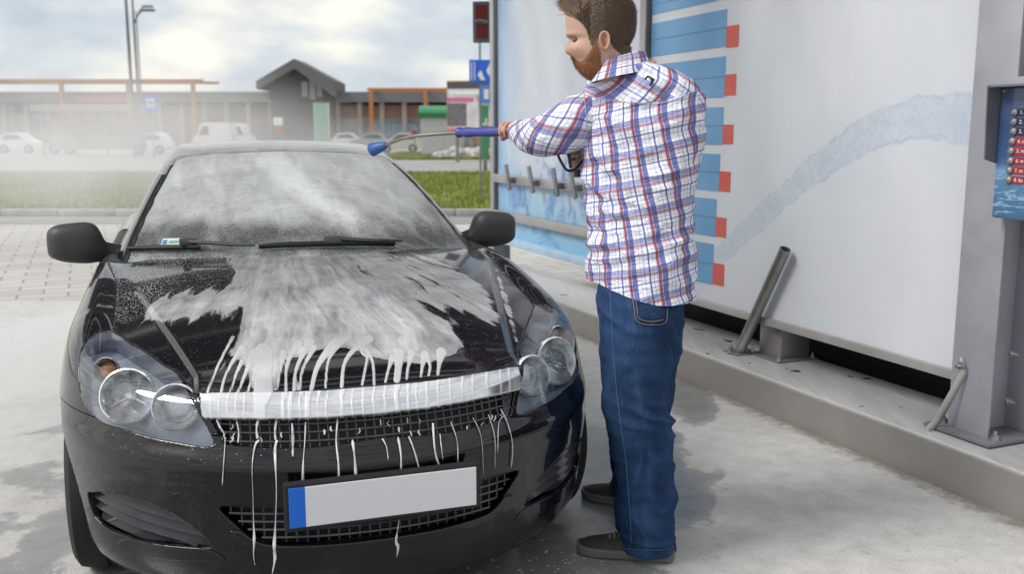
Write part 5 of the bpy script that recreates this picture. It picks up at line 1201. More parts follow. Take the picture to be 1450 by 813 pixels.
legR = [(385, 880, 974, 3.42, .95), (425, 880, 971, 3.43, 1.0), (470, 876, 966, 3.45, .98), (520, 872, 958, 3.47, .95), (570, 866, 948, 3.50, .92), (600, 864.5, 942, 3.52, .9), (635, 866, 938, 3.54, .9), (670, 868, 934, 3.56, .9), (690, 868, 930, 3.57, .9), (704, 872, 930, 3.58, .9)]
a1 = leg(legL, 2); a2 = leg(legR, 11, nr=120)
V_all = np.vstack([a1[0], a2[0]]); F_all = a1[1] + [tuple(i+len(a1[0]) for i in f) for f in a2[1]]
jeans = mesh_obj('jeans', V_all-PL, F_all, M_denim, person, smooth=True, uv=np.vstack([a1[2], a2[2]]), attrs={'fade': np.concatenate([a1[3], a2[3]])})
M_seamd = simple('denim_seam', (.045, .095, .20), .85)
seam([(864,408),(866,450),(869,500),(873,550),(879,600),(886,650),(890,700),(893,745),(894,770)], 3.1, .0022, M_seamd, 'side_seam', jeans, .0015)
seam([(878,777.5),(895,779),(915,780),(935,779.5),(955,775)], 3.1, .0020, M_seamd, 'hem', jeans, .001)
# back pocket: raised patch with double stitching
from mathutils.bvhtree import BVHTree
bvj = BVHTree.FromPolygons([tuple(v.co) for v in jeans.data.vertices], [tuple(p.vertices) for p in jeans.data.polygons])
def patch_on(bv, corners, n, off, name, mat, parent):
    V = []; (a, b, c, d) = [np.array(q, float) for q in corners]
    for i in range(n+1):
        for j in range(n+1):
            s_, t_ = i/n, j/n; q = a*(1-s_)*(1-t_) + b*(1-s_)*t_ + c*s_*t_ + d*s_*(1-t_); dr = Vector(ray(*q)).normalized(); h = bv.ray_cast(Vector((0, 0, CAMH))-Vector(PL), dr)
            p = h[0] if h[0] is not None else Vector(V[-1] if V else (0, 0, 0)); V.append(tuple(p - dr*(off if 0 < i < n+9 else off)))
    return mesh_obj(name, V, grid_faces(n+1, n+1), mat, parent, smooth=True)
pk = patch_on(bvj, [(893, 412), (946, 420), (943, 457), (901, 456)], 10, .004, 'back_pocket', M_denim, jeans)
seam([(894,412),(898,436),(902,455),(922,460),(942,457),(945,438),(946,420)], 3.1, .0011, M_thread, 'stitching', jeans, .0055)
seam([(898,412),(902,436),(905,451),(922,455.5),(939,453)], 3.1, .0010, M_thread, 'stitching', jeans, .0055)
# --- shoes
def shoe(heel, toe, width, name, seed):
    h, t_ = np.array(heel, float), np.array(toe, float); ax = (t_-h); L = np.linalg.norm(ax[:2]); ex = ax/L; ex[2] = 0; ey = np.array([-ex[1], ex[0], 0])
    prof = [(-.01, .55, .055, .045), (.02, .80, .085, .0), (.08, .92, .105, 0), (.20, .90, .115, 0), (.34, .86, .112, 0), (.45, .86, .095, 0), (.58, .96, .078, 0), (.72, 1.0, .066, 0), (.86, .92, .056, 0), (.95, .68, .046, 0), (1.0, .35, .036, .012)]
    q = np.array(prof); Q = smooth_interp(np.linspace(0, len(q)-1, 44), np.arange(len(q)), q); n = 32; V = []
    for s_, w, hh, lo in Q:
        for k in range(n):
            a = 2*math.pi*k/n; cx_, sz_ = math.cos(a), math.sin(a); pw = 3.0 if sz_ < 0 else 2.3; qq = (abs(cx_)**pw + abs(sz_)**pw)**(-1/pw); zc = .028 + hh*.0
            z = .030 + (sz_*qq*(hh-.030) if sz_ > 0 else sz_*qq*.008) ; V.append(h + ex*(s_*L) + ey*(cx_*qq*width*w/2*(1-.25*max(sz_, 0))) + np.array([0, 0, z+lo*.2]))
    V = np.array(V); m = MB(); m.add(V-PL, grid_faces(len(Q), n, True) + [tuple(range(n)), tuple((len(Q)-1)*n+k for k in range(n))]); sh = m.build(name, M_shoe, person, smooth=True, auto=70)
    V = []
    for s_, w, hh, lo in Q:
        for k in range(n):
            a = 2*math.pi*k/n; cx_, sz_ = math.cos(a), math.sin(a); qq = (abs(cx_)**8 + abs(sz_)**8)**(-1/8); V.append(h + ex*(s_*L*1.012-.002) + ey*(cx_*qq*width*w/2*1.05) + np.array([0, 0, .019 + sz_*qq*.018 + lo*.3]))
    m = MB(); m.add(np.array(V)-PL, grid_faces(len(Q), n, True) + [tuple(range(n)), tuple((len(Q)-1)*n+k for k in range(n))]); m.build('sole', M_sole, sh, smooth=True, auto=50)
    m = MB()
    for s_ in (.46, .51, .56, .61, .66): 
        c = h + ex*(s_*L); m.tube([c + ey*width*.22 + np.array([0, 0, .085 - (s_-.5)*.12])-PL, c + np.array([0, 0, .098-(s_-.5)*.14])-PL, c - ey*width*.22 + np.array([0, 0, .085-(s_-.5)*.12])-PL], .004, 6)
    m.build('laces', M_lace, sh)
    m = MB()
    for s_ in (.26, .34, .42):
        for sd_i in (-1, 1): m.tube([h + ex*(s_*L) + ey*(sd_i*width*.44) + np.array([0, 0, .04])-PL, h + ex*((s_+.06)*L) + ey*(sd_i*width*.385) + np.array([0, 0, .075])-PL], .004, 6)
    m.build('side_stripe', M_lace, sh)
g1 = at_z(953, 792, 0); g2 = at_z(818, 781, 0); shoe(g1, g2, .105, 'shoe', 1)
g3 = at_z(940, 722, 0); g4 = at_z(826, 703, 0); shoe(g3, g4, .105, 'shoe', 2)
# --- head, neck, hands: one continuous skin body (voxel remesh of head loft, torso core, arms, fingers)
HX, HY = wp(853, 50, 3.27)[0], 3.27
S_ = 3.17/FPX                  # metres per photo pixel at the head
def hz(py): return float(wp(853, py, 3.27)[2])
def head_grid(scale=1.0, off=0.0):
    # rows: py, front x px, back x px (photo profile), half width m
    rw = [(-12, 838, 866, .030), (-9, 822, 880, .052), (-3, 810, 890, .066), (8, 803, 897, .075), (20, 801, 899, .079), (33, 800.5, 899.5, .080), (44, 801.5, 898, .079), (50, 802, 896, .078), (56, 806, 893, .077), (63, 804.5, 889, .076), (70, 804, 885, .075), (78, 808, 882, .073), (84, 813.5, 881, .070), (90, 816.5, 880, .066), (97, 821, 880, .060), (104, 829, 880, .050), (110, 842, 880, .040)]
    q = np.array(rw, float); Q = smooth_interp(np.linspace(0, len(q)-1, 110), np.arange(len(q)), q); n = 96; V = []
    for py, xf, xb, hw in Q:
        cx_ = (xf+xb)/2; a_ = (xb-xf)/2*S_; c = np.array([wp(cx_, py, HY)[0], HY, hz(py)])
        for k in range(n):
            a = 2*math.pi*k/n; X = -math.cos(a); Y = math.sin(a)       # X=-1 is the face
            fr = max(0, -X)
            x = a_*X*(1 if X > 0 else 1 - .0); y = hw*Y*(1 - .12*fr*abs(Y))
            p = c + np.array([x, y, 0])
            yy = y; f = fr**3
            # nose
            nz = np.interp(py, [53, 60, 68, 74, 77, 80], [0, .003, .008, .0135, .009, 0]); nw = np.interp(py, [54, 68, 76], [.007, .011, .017]); p[0] -= nz*math.exp(-(yy/nw)**2)*(fr > .5)
            # eye sockets, brow, cheek, lips
            for s in (-1, 1):
                p[0] += .010*math.exp(-((yy - s*.032)/.016)**2 - ((py-57)/4.5)**2)*(fr > .3)
                p[0] -= .004*math.exp(-((yy - s*.030)/.022)**2 - ((py-49)/3.0)**2)*(fr > .3)
                p[0] -= .004*math.exp(-((yy - s*.042)/.018)**2 - ((py-70)/7)**2)*(fr > .3)
            p[0] -= (.006*math.exp(-((py-85.5)/1.8)**2) + .006*math.exp(-((py-90)/1.8)**2))*math.exp(-(yy/.022)**2)*(fr > .4)
            V.append(p)
    return np.array(V), grid_faces(len(Q), n, True) + [tuple(range(n))[::-1], tuple((len(Q)-1)*n + k for k in range(n))]
hv, hf = head_grid()
mb = MB(); mb.add(hv-PL, hf)
nk = [wp(868, 70, 3.27), wp(872, 90, 3.27), wp(880, 112, 3.27)]; mb.tube([Vector(p-PL) for p in nk], [.060, .061, .075], 28)
# torso and limb core well inside the clothes
def core(pts, sc): mb.tube([Vector(wp(a, b, c)-PL) for a, b, c, r in pts], [r*sc for a, b, c, r in pts], 20)
for i in range(0, 1): mb.tube([Vector(cent[j]-PL) for j in (20, 45, 80, 110, 149)], [.075, .10, .10, .10, .11], 20)
mb.tube([Vector(wp(905, 400, 3.28)-PL), Vector(wp(902, 440, 3.22)-PL), Vector(wp(898, 520, 3.17)-PL), Vector(wp(905, 620, 3.12)-PL), Vector(wp(915, 770, 3.12)-PL)], [.10, .085, .065, .05, .035], 16)
mb.tube([Vector(wp(915, 400, 3.35)-PL), Vector(wp(922, 450, 3.43)-PL), Vector(wp(912, 560, 3.49)-PL), Vector(wp(900, 690, 3.57)-PL)], [.09, .075, .055, .035], 16)
core(LS[2:], .55); core(RS, .58)
mb.tube([Vector(wp(832, 172, 3.36)-PL), Vector(wp(875, 160, 3.33)-PL), Vector(wp(950, 158, 3.38)-PL)], [.045, .05, .05], 16)
# left hand: fist round the lance insulation. Lance axis first
LN0 = Vector(wp(530, 209, 4.15)); LG0 = Vector(wp(650, 187.5, 3.86)); LG1 = Vector(wp(722, 185.5, 3.68)); LT = Vector(wp(812, 200, 3.50))
axl = (LG1-LG0).normalized()
def fist(C, axis, wrist, sgn, R_=.021):
    """palm + five fingers closed round a rod through C along axis"""
    w = (wrist-C); w = (w - axis*w.dot(axis)).normalized(); u = axis.cross(w).normalized()*sgn      # w: from rod to wrist, u: round the rod
    pc = C + w*.034 + u*.006
    for s in (-.032, -.011, .011, .032): mb.tube([pc + axis*s + w*.045, pc + axis*s*1.02 + w*.018 - u*.004, pc + axis*s + u*.014 - w*.008], [.015, .017, .013], 10)
    mb.tube([wrist, pc + w*.05, pc + w*.02], [.026, .026, .024], 14)
    for k, (s, L) in enumerate(((-.034, .92), (-.012, 1.0), (.011, .97), (.032, .84))):
        P_ = []
        for a in np.linspace(R(25), R(25 + 235*L), 8): P_.append(C + axis*(s*1.02) + (w*math.cos(a) + u*math.sin(a))*(R_ + .0085))
        mb.tube(P_, [.0100, .0098, .0092, .0092, .0088, .0084, .0078, .006], 10)
    P_ = [pc + axis*(-.036) + w*.02, C + axis*(-.044) - u*.012 + w*.022, C + axis*(-.040) - u*.028, C + axis*(-.030) - u*.024 - w*.018]
    mb.tube(P_, [.013, .0125, .011, .008], 10)
Cl = LG1 - axl*(-.010) - Vector(PL); fist(Cl, axl, Vector(wp(735, 186, 3.66))-Vector(PL), 1)
gripax = Vector((.15, .1, -1)).normalized(); Cr = LT + gripax*.06 - Vector(PL); fist(Cr, gripax, Vector(wp(828, 212, 3.56))-Vector(PL), 1, .016)
raw = mb.build('raw_body', M_skin, None)
rm = raw.modifiers.new('r', 'REMESH'); rm.mode = 'VOXEL'; rm.voxel_size = .0036; sm_ = raw.modifiers.new('s', 'SMOOTH'); sm_.iterations = 2; sm_.factor = .4
dg = bpy.context.evaluated_depsgraph_get(); me = bpy.data.meshes.new_from_object(raw.evaluated_get(dg)); bpy.data.objects.remove(raw)
n_ = len(me.vertices); co = np.empty(n_*3); me.vertices.foreach_get('co', co); co = co.reshape(-1, 3) + PL; pq = project(co)
rosy = .75*np.exp(-((pq[:, 0]-801)/6)**2 - ((pq[:, 1]-74)/6)**2) + .35*np.exp(-((pq[:, 0]-852)/7)**2 - ((pq[:, 1]-60)/12)**2) + .3*np.exp(-((pq[:, 0]-820)/9)**2 - ((pq[:, 1]-72)/7)**2) + .35*(pq[:, 0] < 745)
SCALP, CHIN = [], []
at = me.attributes.new('rosy', 'FLOAT', 'POINT'); at.data.foreach_set('value', np.clip(rosy, 0, 1).astype(np.float32))
me.polygons.foreach_set('use_smooth', [True]*len(me.polygons)); me.materials.clear(); me.materials.append(M_skin)
body = bpy.data.objects.new('body', me); S.collection.objects.link(body); body.parent = person
# ears, eyes, brows
def ear(side):
    C = Vector(wp(851, 60, HY)) ; C.y = HY + side*.071; C -= Vector(PL); m = MB(); K_ = 26; up_, bk = Vector((-.08, 0, 1)).normalized(), Vector((1, 0, .08)); ot = Vector((.25, side, 0)).normalized()
    pr = [(.0, .000), (.45, .002), (.62, .004), (.80, .012), (.95, .016), (1.05, .012), (1.06, .004), (.96, -.004), (.80, -.012)]; VV = []
    for r, d in pr:
        for k in range(K_):
            a = 2*math.pi*k/K_; sx_ = .015*(1 + .15*math.sin(a)); sy_ = .029; VV.append(C + bk*(math.cos(a)*sx_*r) + up_*(math.sin(a)*sy_*r) + ot*(d + .004 + .008*max(0, math.cos(a))))
    m.add(VV, grid_faces(len(pr), K_, True)); o = m.build('ear', M_skin, body, smooth=True, auto=180); at = o.data.attributes.new('rosy', 'FLOAT', 'POINT'); at.data.foreach_set('value', [.35]*len(o.data.vertices))
ear(-1); ear(1)
M_eye = simple('eye_white', (.10, .08, .07), .4); M_iris = simple('iris', (.05, .07, .09), .1)
for s in (-1, 1):
    C = Vector((wp(815.0, 57.8, HY)[0], HY + s*.031, hz(57.5))) - Vector(PL); bm = bmesh.new(); bmesh.ops.create_uvsphere(bm, u_segments=20, v_segments=14, radius=.0105)
    me = bpy.data.meshes.new('eye'); bm.to_mesh(me); bm.free(); me.transform(Matrix.Translation(C)); me.materials.append(M_eye); me.polygons.foreach_set('use_smooth', [True]*len(me.polygons)); eo = bpy.data.objects.new('eye', me); S.collection.objects.link(eo); eo.parent = body
    m = MB(); d = Vector((-1, s*.12, -.12)).normalized(); m.tube([C + d*.0095, C + d*.0119], [.0055, .004], 12); m.build('iris', M_iris, eo)
# --- hair: many thin blades over the scalp, longer quiff in front; beard along jaw
bvb = BVHTree.FromPolygons([tuple(v.co) for v in body.data.vertices], [tuple(p.vertices) for p in body.data.polygons])
def blades(name, mat, N_, regfn, lenfn, dirfn, wid=.0011, seed=1, seg=3, lift=.001):
    g = np.random.default_rng(seed); V = []; F = []
    cc = Vector((wp(850, 50, HY)[0], HY, hz(45))) - Vector(PL); k = 0; tries = 0
    while k < N_ and tries < N_*12:
        tries += 1; d = Vector(g.normal(size=3)).normalized(); h = bvb.ray_cast(cc + d*.4, -d)
        if h[0] is None: continue
        p, n = h[0], h[1]; q = project(np.array(p)+PL); r_ = regfn(q[0], q[1], p, n)
        if r_ <= 0 or g.random() > r_: continue
        L = lenfn(q[0], q[1])*g.uniform(.7, 1.2); t = Vector(dirfn(q[0], q[1], n)) + Vector(g.normal(0, .16, 3)); t = (t - n*t.dot(n)*.7).normalized(); sd = n.cross(t).normalized()
        b0 = len(V); w0 = wid*g.uniform(.7, 1.3)
        for i in range(seg+1):
            f = i/seg; pt = p + n*(lift + L*f*(.35 + .25*f)*.55) + t*(L*f) ; w = w0*(1-f*.8); V += [pt - sd*w, pt + sd*w]
        for i in range(seg): F.append((b0+2*i, b0+2*i+1, b0+2*i+3, b0+2*i+2))
        k += 1
    return mesh_obj(name, V, F, mat, body)
def scalp(x, y, p, n):      # hairline on the side of the head, photo pixels
    if y > 92: return 0
    line = np.interp(x, [795, 803, 812, 822, 830, 834, 838, 842, 850, 860, 868, 880, 905], [16, 20, 24, 30, 40, 54, 66, 60, 42, 48, 66, 76, 72]); return 1.0 if y < line + 1.5*math.sin(x*3) else 0
hairm = MB()
blades('hair', M_hair, 22000, scalp, lambda x, y: np.interp(y, [-12, 10, 30, 70], [.020, .016, .010, .006]), lambda x, y, n: (.55, 0, -.7) if x > 835 else (.2, 0, .3), wid=.0009, seed=2)
blades('hair_top', M_hairtop, 7000, lambda x, y, p, n: 1.0 if (y < np.interp(x, [795, 803, 815, 830, 850, 880, 900], [18, 22, 22, 12, 0, -4, -8]) and scalp(x, y, p, n)) else 0, lambda x, y: np.interp(x, [800, 815, 840, 880], [.040, .040, .032, .022]), lambda x, y, n: (-.55, 0, .55) if x < 822 else (.15, 0, .5), wid=.0012, seed=3, seg=4)
def beardreg(x, y, p, n):
    top = np.interp(x, [800, 808, 811, 815, 822, 830, 836, 842, 846], [96, 79.5, 79, 84, 87, 82, 72, 62, 60]); bot = np.interp(x, [812, 830, 846, 858, 866], [112, 112, 108, 96, 80]); rgt = np.interp(y, [60, 75, 90, 105], [845, 849, 851, 846]); e_ = min((y-top)/5, (bot+4-y)/4, (rgt-x)/9); return float(np.clip(e_ + .25, 0, 1))
blades('beard', M_beard, 17000, beardreg, lambda x, y: np.interp(y, [60, 80, 95, 108], [.006, .010, .014, .012]), lambda x, y, n: (-.15, 0, -1), wid=.0008, seed=4)
blades('eyebrow', M_beard, 700, lambda x, y, p, n: 1 if (801 < x < 814 and 49.5 < y < 53) else 0, lambda x, y: .008, lambda x, y, n: (.6, -.3 if n.y < 0 else .3, .1), wid=.0008, seed=5)
vv = body.data.vertices; sc_ = np.zeros(len(vv)); ch_ = np.zeros(len(vv)); up_ok = co[:, 2] > 1.62
for i in np.nonzero(up_ok)[0]:
    x_, y_ = pq[i]; sc_[i] = scalp(x_, y_, None, None)*.9; ch_[i] = beardreg(x_, y_, None, None)*.75
for nm, arr in (('scalp', sc_), ('chin', ch_)):
    at = body.data.attributes.new(nm, 'FLOAT', 'POINT'); at.data.foreach_set('value', arr.astype(np.float32))
# shoe overlays: side panels
# ------------------------------------------------------------------ SPRAY LANCE (held, so a thing of its own)
M_bluep = simple('blue_violet_plastic', (.055, .065, .30), .4, coat=.2); M_bluen = simple('nozzle_blue', (.045, .13, .42), .4); M_lsteel = simple('lance_steel', (.30, .28, .26), .35, metal=.8); M_dblue = simple('gun_dark_blue', (.010, .018, .045), .35, coat=.3)
O_ = LG1.copy(); gun = empty('spray_lance', tuple(O_), 0, 'pressure washer lance with blue violet sleeve and bent steel tip held by the man', 'spray lance')
rel = lambda p: Vector(p)-O_
tipd = Vector(wp(526, 212, 4.13)); m = MB()
m.tube([rel(p) for p in densify([wp(545, 206, 4.11), wp(556, 201, 4.08), wp(572, 195.5, 4.04), wp(595, 191.5, 3.985), wp(625, 189, 3.92), wp(652, 187.6, 3.855)], 6, closed=False)], .0078, 12); m.build('tube', M_lsteel, gun, smooth=True)
m = MB(); m.tube([rel(wp(526, 212.5, 4.14)), rel(wp(527, 212, 4.138)), rel(wp(543, 206.5, 4.115)), rel(wp(547, 205, 4.11))], [.026, .030, .019, .014], 20); m.build('nozzle', M_bluen, gun, smooth=True, auto=50)
m = MB(); pts = [rel(LG0 + (LG1-LG0)*f) for f in (-.03, -.01, .02, .08, .14, .22, .34, .5, .66, .78, .84, .95, 1.15, 1.35)]; m.tube(pts, [.010, .021, .021, .0165, .020, .0205, .0165, .0185, .0205, .0175, .0185, .018, .0165, .012], 20); m.build('grip_sleeve', M_bluep, gun, smooth=True, auto=60)
m = MB(); m.tube([rel(LG1), rel(LT)], .009, 10); m.build('rear_tube', M_lsteel, gun, smooth=True)
m = MB(); m.tube([rel(LT - axl*.04), rel(LT + axl*.06)], [.022, .020], 14); m.tube([rel(LT), rel(LT + gripax*.13)], [.018, .015], 12)
m.build('gun_body', M_dblue, gun, smooth=True, auto=60)
gp = [wp(788, 214, 3.42), wp(793, 226, 3.42), wp(800, 238, 3.42), (wp(806, 241.5, 3.42)), wp(814, 240, 3.42), wp(823, 230, 3.43), wp(830, 222, 3.44)]
m = MB(); m.tube([rel(p) for p in densify(gp, 4, closed=False)], .0050, 8); m.build('trigger_guard', M_dblue, gun, smooth=True)
m = MB(); m.tube([rel(wp(803, 212, 3.43)), rel(wp(806, 222, 3.425)), rel(wp(808, 238, 3.42))], [.007, .0065, .005], 8); m.build('trigger', M_dblue, gun, smooth=True)
# ------------------------------------------------------------------ BACKGROUND
M_white = simple('white_paint', (.72, .73, .74), .4, coat=.4, var=.05); M_silver = simple('silver_paint', (.34, .36, .40), .35, metal=.3, coat=.4, var=.05); M_cream = simple('cream_paint', (.52, .50, .42), .4, coat=.4, var=.05)
M_glassb = simple('dark_window', (.035, .045, .055), .12, spec=.8); M_orange_s = simple('orange_steelwork', (.44, .17, .05), .55, var=.15); M_dgrey = simple('dark_grey_sheeting', (.17, .175, .19), .6, var=.2)
M_wallg = simple('grey_render', (.46, .45, .45), .8, var=.12, nscale=.6); M_terra = simple('terracotta_cladding', (.50, .37, .31), .8, var=.15, nscale=.8); M_glazing = simple('shopfront_glazing', (.40, .36, .34), .3, var=.35, nscale=.5); M_lamp = simple('street_lamp_grey', (.16, .17, .18), .5)  # facade and shopfront colours lightened, distance haze mixed into them
M_green = simple('green_sheet', (.05, .25, .13), .5); M_bluesign = simple('sign_blue', (.02, .12, .62), .4); M_shl = simple('shelter_grey', (.33, .31, .29), .6); M_redp = simple('sign_red', (.42, .03, .02), .45)
def X_(px, D): return wp(px, 188, D)[0]
def Z_(py, D): return 1.45 + (188.0-py)/FPX*D*1.01
# long station building
BD = 95.0
b = empty('retail_building', (X_(300, BD), BD, 0), 0, 'long low retail building with orange steel frame and grey roof band across the road', 'building'); bl_ = Vector(b.location)
def bx(m, x0, x1, y0, y1, z0, z1): m.box(((x0+x1)/2-bl_.x, (y0+y1)/2-bl_.y, (z0+z1)/2), (abs(x1-x0), abs(y1-y0), abs(z1-z0))); return m
xl, xr = X_(-260, BD), X_(700, BD)
m = MB(); bx(m, xl, xr, BD, BD+20, 0, Z_(150, BD)); m.build('wall', M_wallg, b)
m = MB(); bx(m, xl-.5, xr, BD-1.6, BD+20, Z_(147, BD), Z_(133, BD)); m.build('roof_band', M_dgrey, b)
m = MB(); bx(m, X_(195, BD), xr, BD-.10, BD-.02, Z_(168, BD), Z_(150, BD)); m.build('cladding', M_terra, b)
for z in (153, 157, 161, 165):
    m = MB(); bx(m, X_(305, BD), xr, BD-.22, BD-.12, Z_(z+.7, BD), Z_(z-.2, BD)); m.build('orange_slat', M_orange_s, b)
for k, px in enumerate(range(-200, 690, 31)):
    m = MB(); bx(m, X_(px, BD)+.25, X_(px+31, BD)-.25, BD-.12, BD-.03, .3, Z_(171, BD)); m.build('shop_window', M_glazing, b)
    m = MB(); bx(m, X_(px, BD)-.22, X_(px, BD)+.22, BD-1.3, BD-.9, 0, Z_(147, BD)); m.build('column', M_shl, b)
def frame(pxa, pxb, pyt, cols):
    m = MB(); bx(m, X_(pxa, BD), X_(pxb, BD), BD-3.2, BD-2.9, Z_(pyt+3.2, BD), Z_(pyt, BD)); bx(m, X_(pxa, BD), X_(pxb, BD), BD+1.8, BD+2.1, Z_(pyt+3, BD), Z_(pyt-.6, BD)); f = m.build('steel_frame', M_orange_s, b)
    for c in cols:
        q = MB(); bx(q, X_(c, BD)-.17, X_(c, BD)+.17, BD-3.22, BD-2.88, 0, Z_(pyt+3.3, BD)); bx(q, X_(c, BD)-.1, X_(c, BD)+.1, BD-2.88, BD+1.8, Z_(pyt+3, BD), Z_(pyt+.5, BD)); q.build('frame_post', M_orange_s, f)
frame(-260, 305, 117.5, (-180, -80, 17, 112, 203, 291)); frame(528, 700, 129, (533, 607, 680))
m = MB(); bx(m, X_(25, BD), X_(58, BD), BD-.3, BD-.1, Z_(161, BD), Z_(138, BD)); m.build('sign_board', M_dgrey, b)
m = MB(); bx(m, X_(124, BD), X_(192, BD), BD-1.9, BD-1.7, Z_(147, BD), Z_(139.5, BD)); m.build('sign_board', simple('fascia_red', (.46, .16, .14), .6), b)
for a, c in ((528, 560), (562, 596)):
    m = MB(); bx(m, X_(a, BD), X_(c, BD), BD-.2, BD-.1, .4, Z_(176, BD)); m.build('shop_window', simple('pale_blue_glazing', (.35, .50, .66), .3, var=.3, nscale=2), b)
# gabled hall
GD = 92.0; g = empty('gabled_hall', (X_(424, GD), GD, 0), 0, 'dark grey hall with wide pitched gable roof rising above the long building', 'building'); gl = Vector(g.location)
ax0, ax1, pk_ = X_(367, GD)-gl.x, X_(478, GD)-gl.x, X_(421, GD)-gl.x; ze, zp = Z_(118, GD), Z_(88, GD); zb_ = Z_(131, GD)
m = MB(); m.prism([(ax0+.9, 0), (ax1-.5, 0), (ax1-.5, ze-.5), (pk_, zp-.7), (ax0+.9, ze-.5)], 1.2, 4, 'y'); m.build('wall', simple('hall_grey_boarding', (.075, .078, .082), .7, var=.3), g)
m = MB(); th_ = .75; m.prism([(ax0, ze-th_), (ax0, ze), (pk_, zp), (pk_, zp-th_-.15)], -.4, 5, 'y'); m.prism([(ax1, ze-th_-.8), (ax1, ze), (pk_, zp), (pk_, zp-th_-.15)], -.4, 5, 'y'); m.build('roof', simple('hall_roof', (.13, .125, .125), .7), g)
for px in (430, 441, 451):
    m = MB(); m.box((X_(px, GD)-gl.x, 1.15, Z_(128, GD)), (.55, .08, 1.4 if px != 441 else 1.9)); m.build('window', simple('hall_window', (.30, .31, .33), .3), g)
# lamp posts
def lamp_post(px, D, top, r, arms, label):
    e = empty('street_lamp', (X_(px, D), D, 0), 0, label, 'street lamp', 'street lamps by the road'); m = MB(); m.tube([(0, 0, 0), (0, 0, top*.5), (0, 0, top)], [r, r*.8, r*.55], 10); m.build('pole', M_lamp, e, smooth=True)
    for z, dx in arms:
        s_ = 1 if dx > 0 else -1; m = MB(); m.tube([(0, 0, z-.5), (dx*.5, 0, z+.05), (dx, 0, z+.3)], .05, 8); a = m.build('arm', M_lamp, e, smooth=True); m = MB(); m.box((dx+s_*.35, 0, z+.34), (.85, .3, .16), bev=.07); m.build('lamp_head', M_lamp, a, smooth=True)
lamp_post(190, 58, 10.5, .13, [], 'tall thicker grey mast left of the two street lamps on the left skyline'); 
lamp_post(199, 60, 10.2, .10, [(8.5, .55), (10.1, .55)], 'tall slim street lamp with short arm and lamp head pointing right')
lamp_post(203, 78, 11.0, .08, [(11.0, .6)], 'thin distant street lamp just right of the other two masts')
# bus shelter
SD = 60.0; e = empty('bus_shelter', (X_(120, SD), SD, 0), 0, 'pale bus shelter with flat roof and glass sides in the mist left of the car', 'bus shelter'); el = Vector(e.location)
m = MB(); m.box((X_(122, SD)-el.x, .9, Z_(154, SD)), (X_(196, SD)-X_(50, SD), 2.6, .42), bev=.05); m.build('roof', M_shl, e)
for px in (60, 107, 150, 190):
    m = MB(); m.box((X_(px, SD)-el.x, .1, Z_(156, SD)/2), (.14, .14, Z_(156, SD))); m.build('post', M_shl, e)
m = MB(); m.box((X_(122, SD)-el.x, 1.9, 1.35), (6.0, .04, 1.9)); m.build('back_glass', M_glazing, e); m = MB(); m.box((X_(122, SD)-el.x, 1.5, .5), (4.6, .4, .06)); m.build('bench', M_terra, e)
# blue bus-stop sign
D = 57.0; e = empty('bus_stop_sign', (X_(216, D), D, 0), 0, 'square blue bus stop sign with white bus symbol on a thin pole', 'sign'); c0 = Vector(e.location)
m = MB(); m.tube([(0, .06, 0), (0, .06, Z_(136, D))], .04, 8); m.build('pole', M_lamp, e)
zc = Z_(148, D); hw = (X_(226, D)-X_(207, D))/2; m = MB(); m.box((0, 0, zc), (hw*2, .04, hw*2.3), bev=.01); p = m.build('plate', M_bluesign, e)
m = MB(); m.box((0, -.023, zc+.03), (hw*1.25, .006, hw*1.3)); q = m.build('white_square', M_white, p)
m = MB(); m.box((0, -.029, zc+.06), (hw*.95, .006, hw*.5), bev=.002); m.box((-hw*.3, -.029, zc-.16), (.10, .006, .10)); m.box((hw*.3, -.029, zc-.16), (.10, .006, .10)); m.build('bus_symbol', M_dgrey, q)
# vehicles
def far_car(px0, px1, D, mat, label, hgt=1.45, kind='car', van=False, face=1):
    x0, x1 = X_(px0, D), X_(px1, D); L = x1-x0; e = empty('parked_van' if van else 'far_car', ((x0+x1)/2, D, 0), 0, label, kind, 'vehicles in the far car park'); h = L/2; z = hgt/1.45; f = face
    if van: prof = [(-h, .35), (-h, 2.0), (-h+.15, 2.1), (h*.45, 2.1), (h*.72, 1.35), (h*.97, 1.1), (h, .4)]
    else: prof = [(-h, .35*z), (-h*.99, .80*z), (-h*.90, .93*z), (-h*.62, 1.36*z), (-h*.25, 1.45*z), (h*.10, 1.42*z), (h*.48, .98*z), (h*.90, .80*z), (h, .60*z), (h*.98, .30*z)]
    P_ = [(a*f, b) for a, b in prof]; Q = densify(P_, 3)
    m = MB(); m.prism([tuple(q) for q in Q], -.85, .85, 'y'); bd = m.build('body', mat, e, smooth=True, auto=30)
    m = MB()
    if van: m.prism([(f*h*.10, 1.3), (f*h*.10, 1.9), (f*h*.42, 1.9), (f*h*.66, 1.3)], -.857, .857, 'y')
    else: m.prism([(f*a, b*z) for a, b in ((-h*.70, .98), (-h*.52, 1.28), (-h*.12, 1.33), (h*.08, 1.31), (h*.36, .98))], -.857, .857, 'y')
    m.build('window', M_glassb, bd)
    for a in (-.62, .62):
        m = MB(); m.tube([(a*h, -.90, .31), (a*h, -.70, .31)], .31, 18); w = m.build('wheel', M_rubber, e); m = MB(); m.tube([(a*h, -.915, .31), (a*h, -.905, .31)], .19, 14); m.build('hub', M_silver, w)
    return e
far_car(538, 597, 72, M_cream, 'cream hatchback parked right of the silver cars, left of the green roofed kiosk', face=-1)
far_car(496, 552, 84, M_silver, 'silver car half hidden behind the cream hatchback', face=-1); far_car(470, 522, 88, M_white, 'white car behind the car roof just right of the green banner sign', face=1)
far_car(2, 58, 70, M_white, 'white car in the mist at the left edge of the photo', face=1); far_car(-48, -2, 74, M_silver, 'silver car cut by the left edge of the photo', face=1)
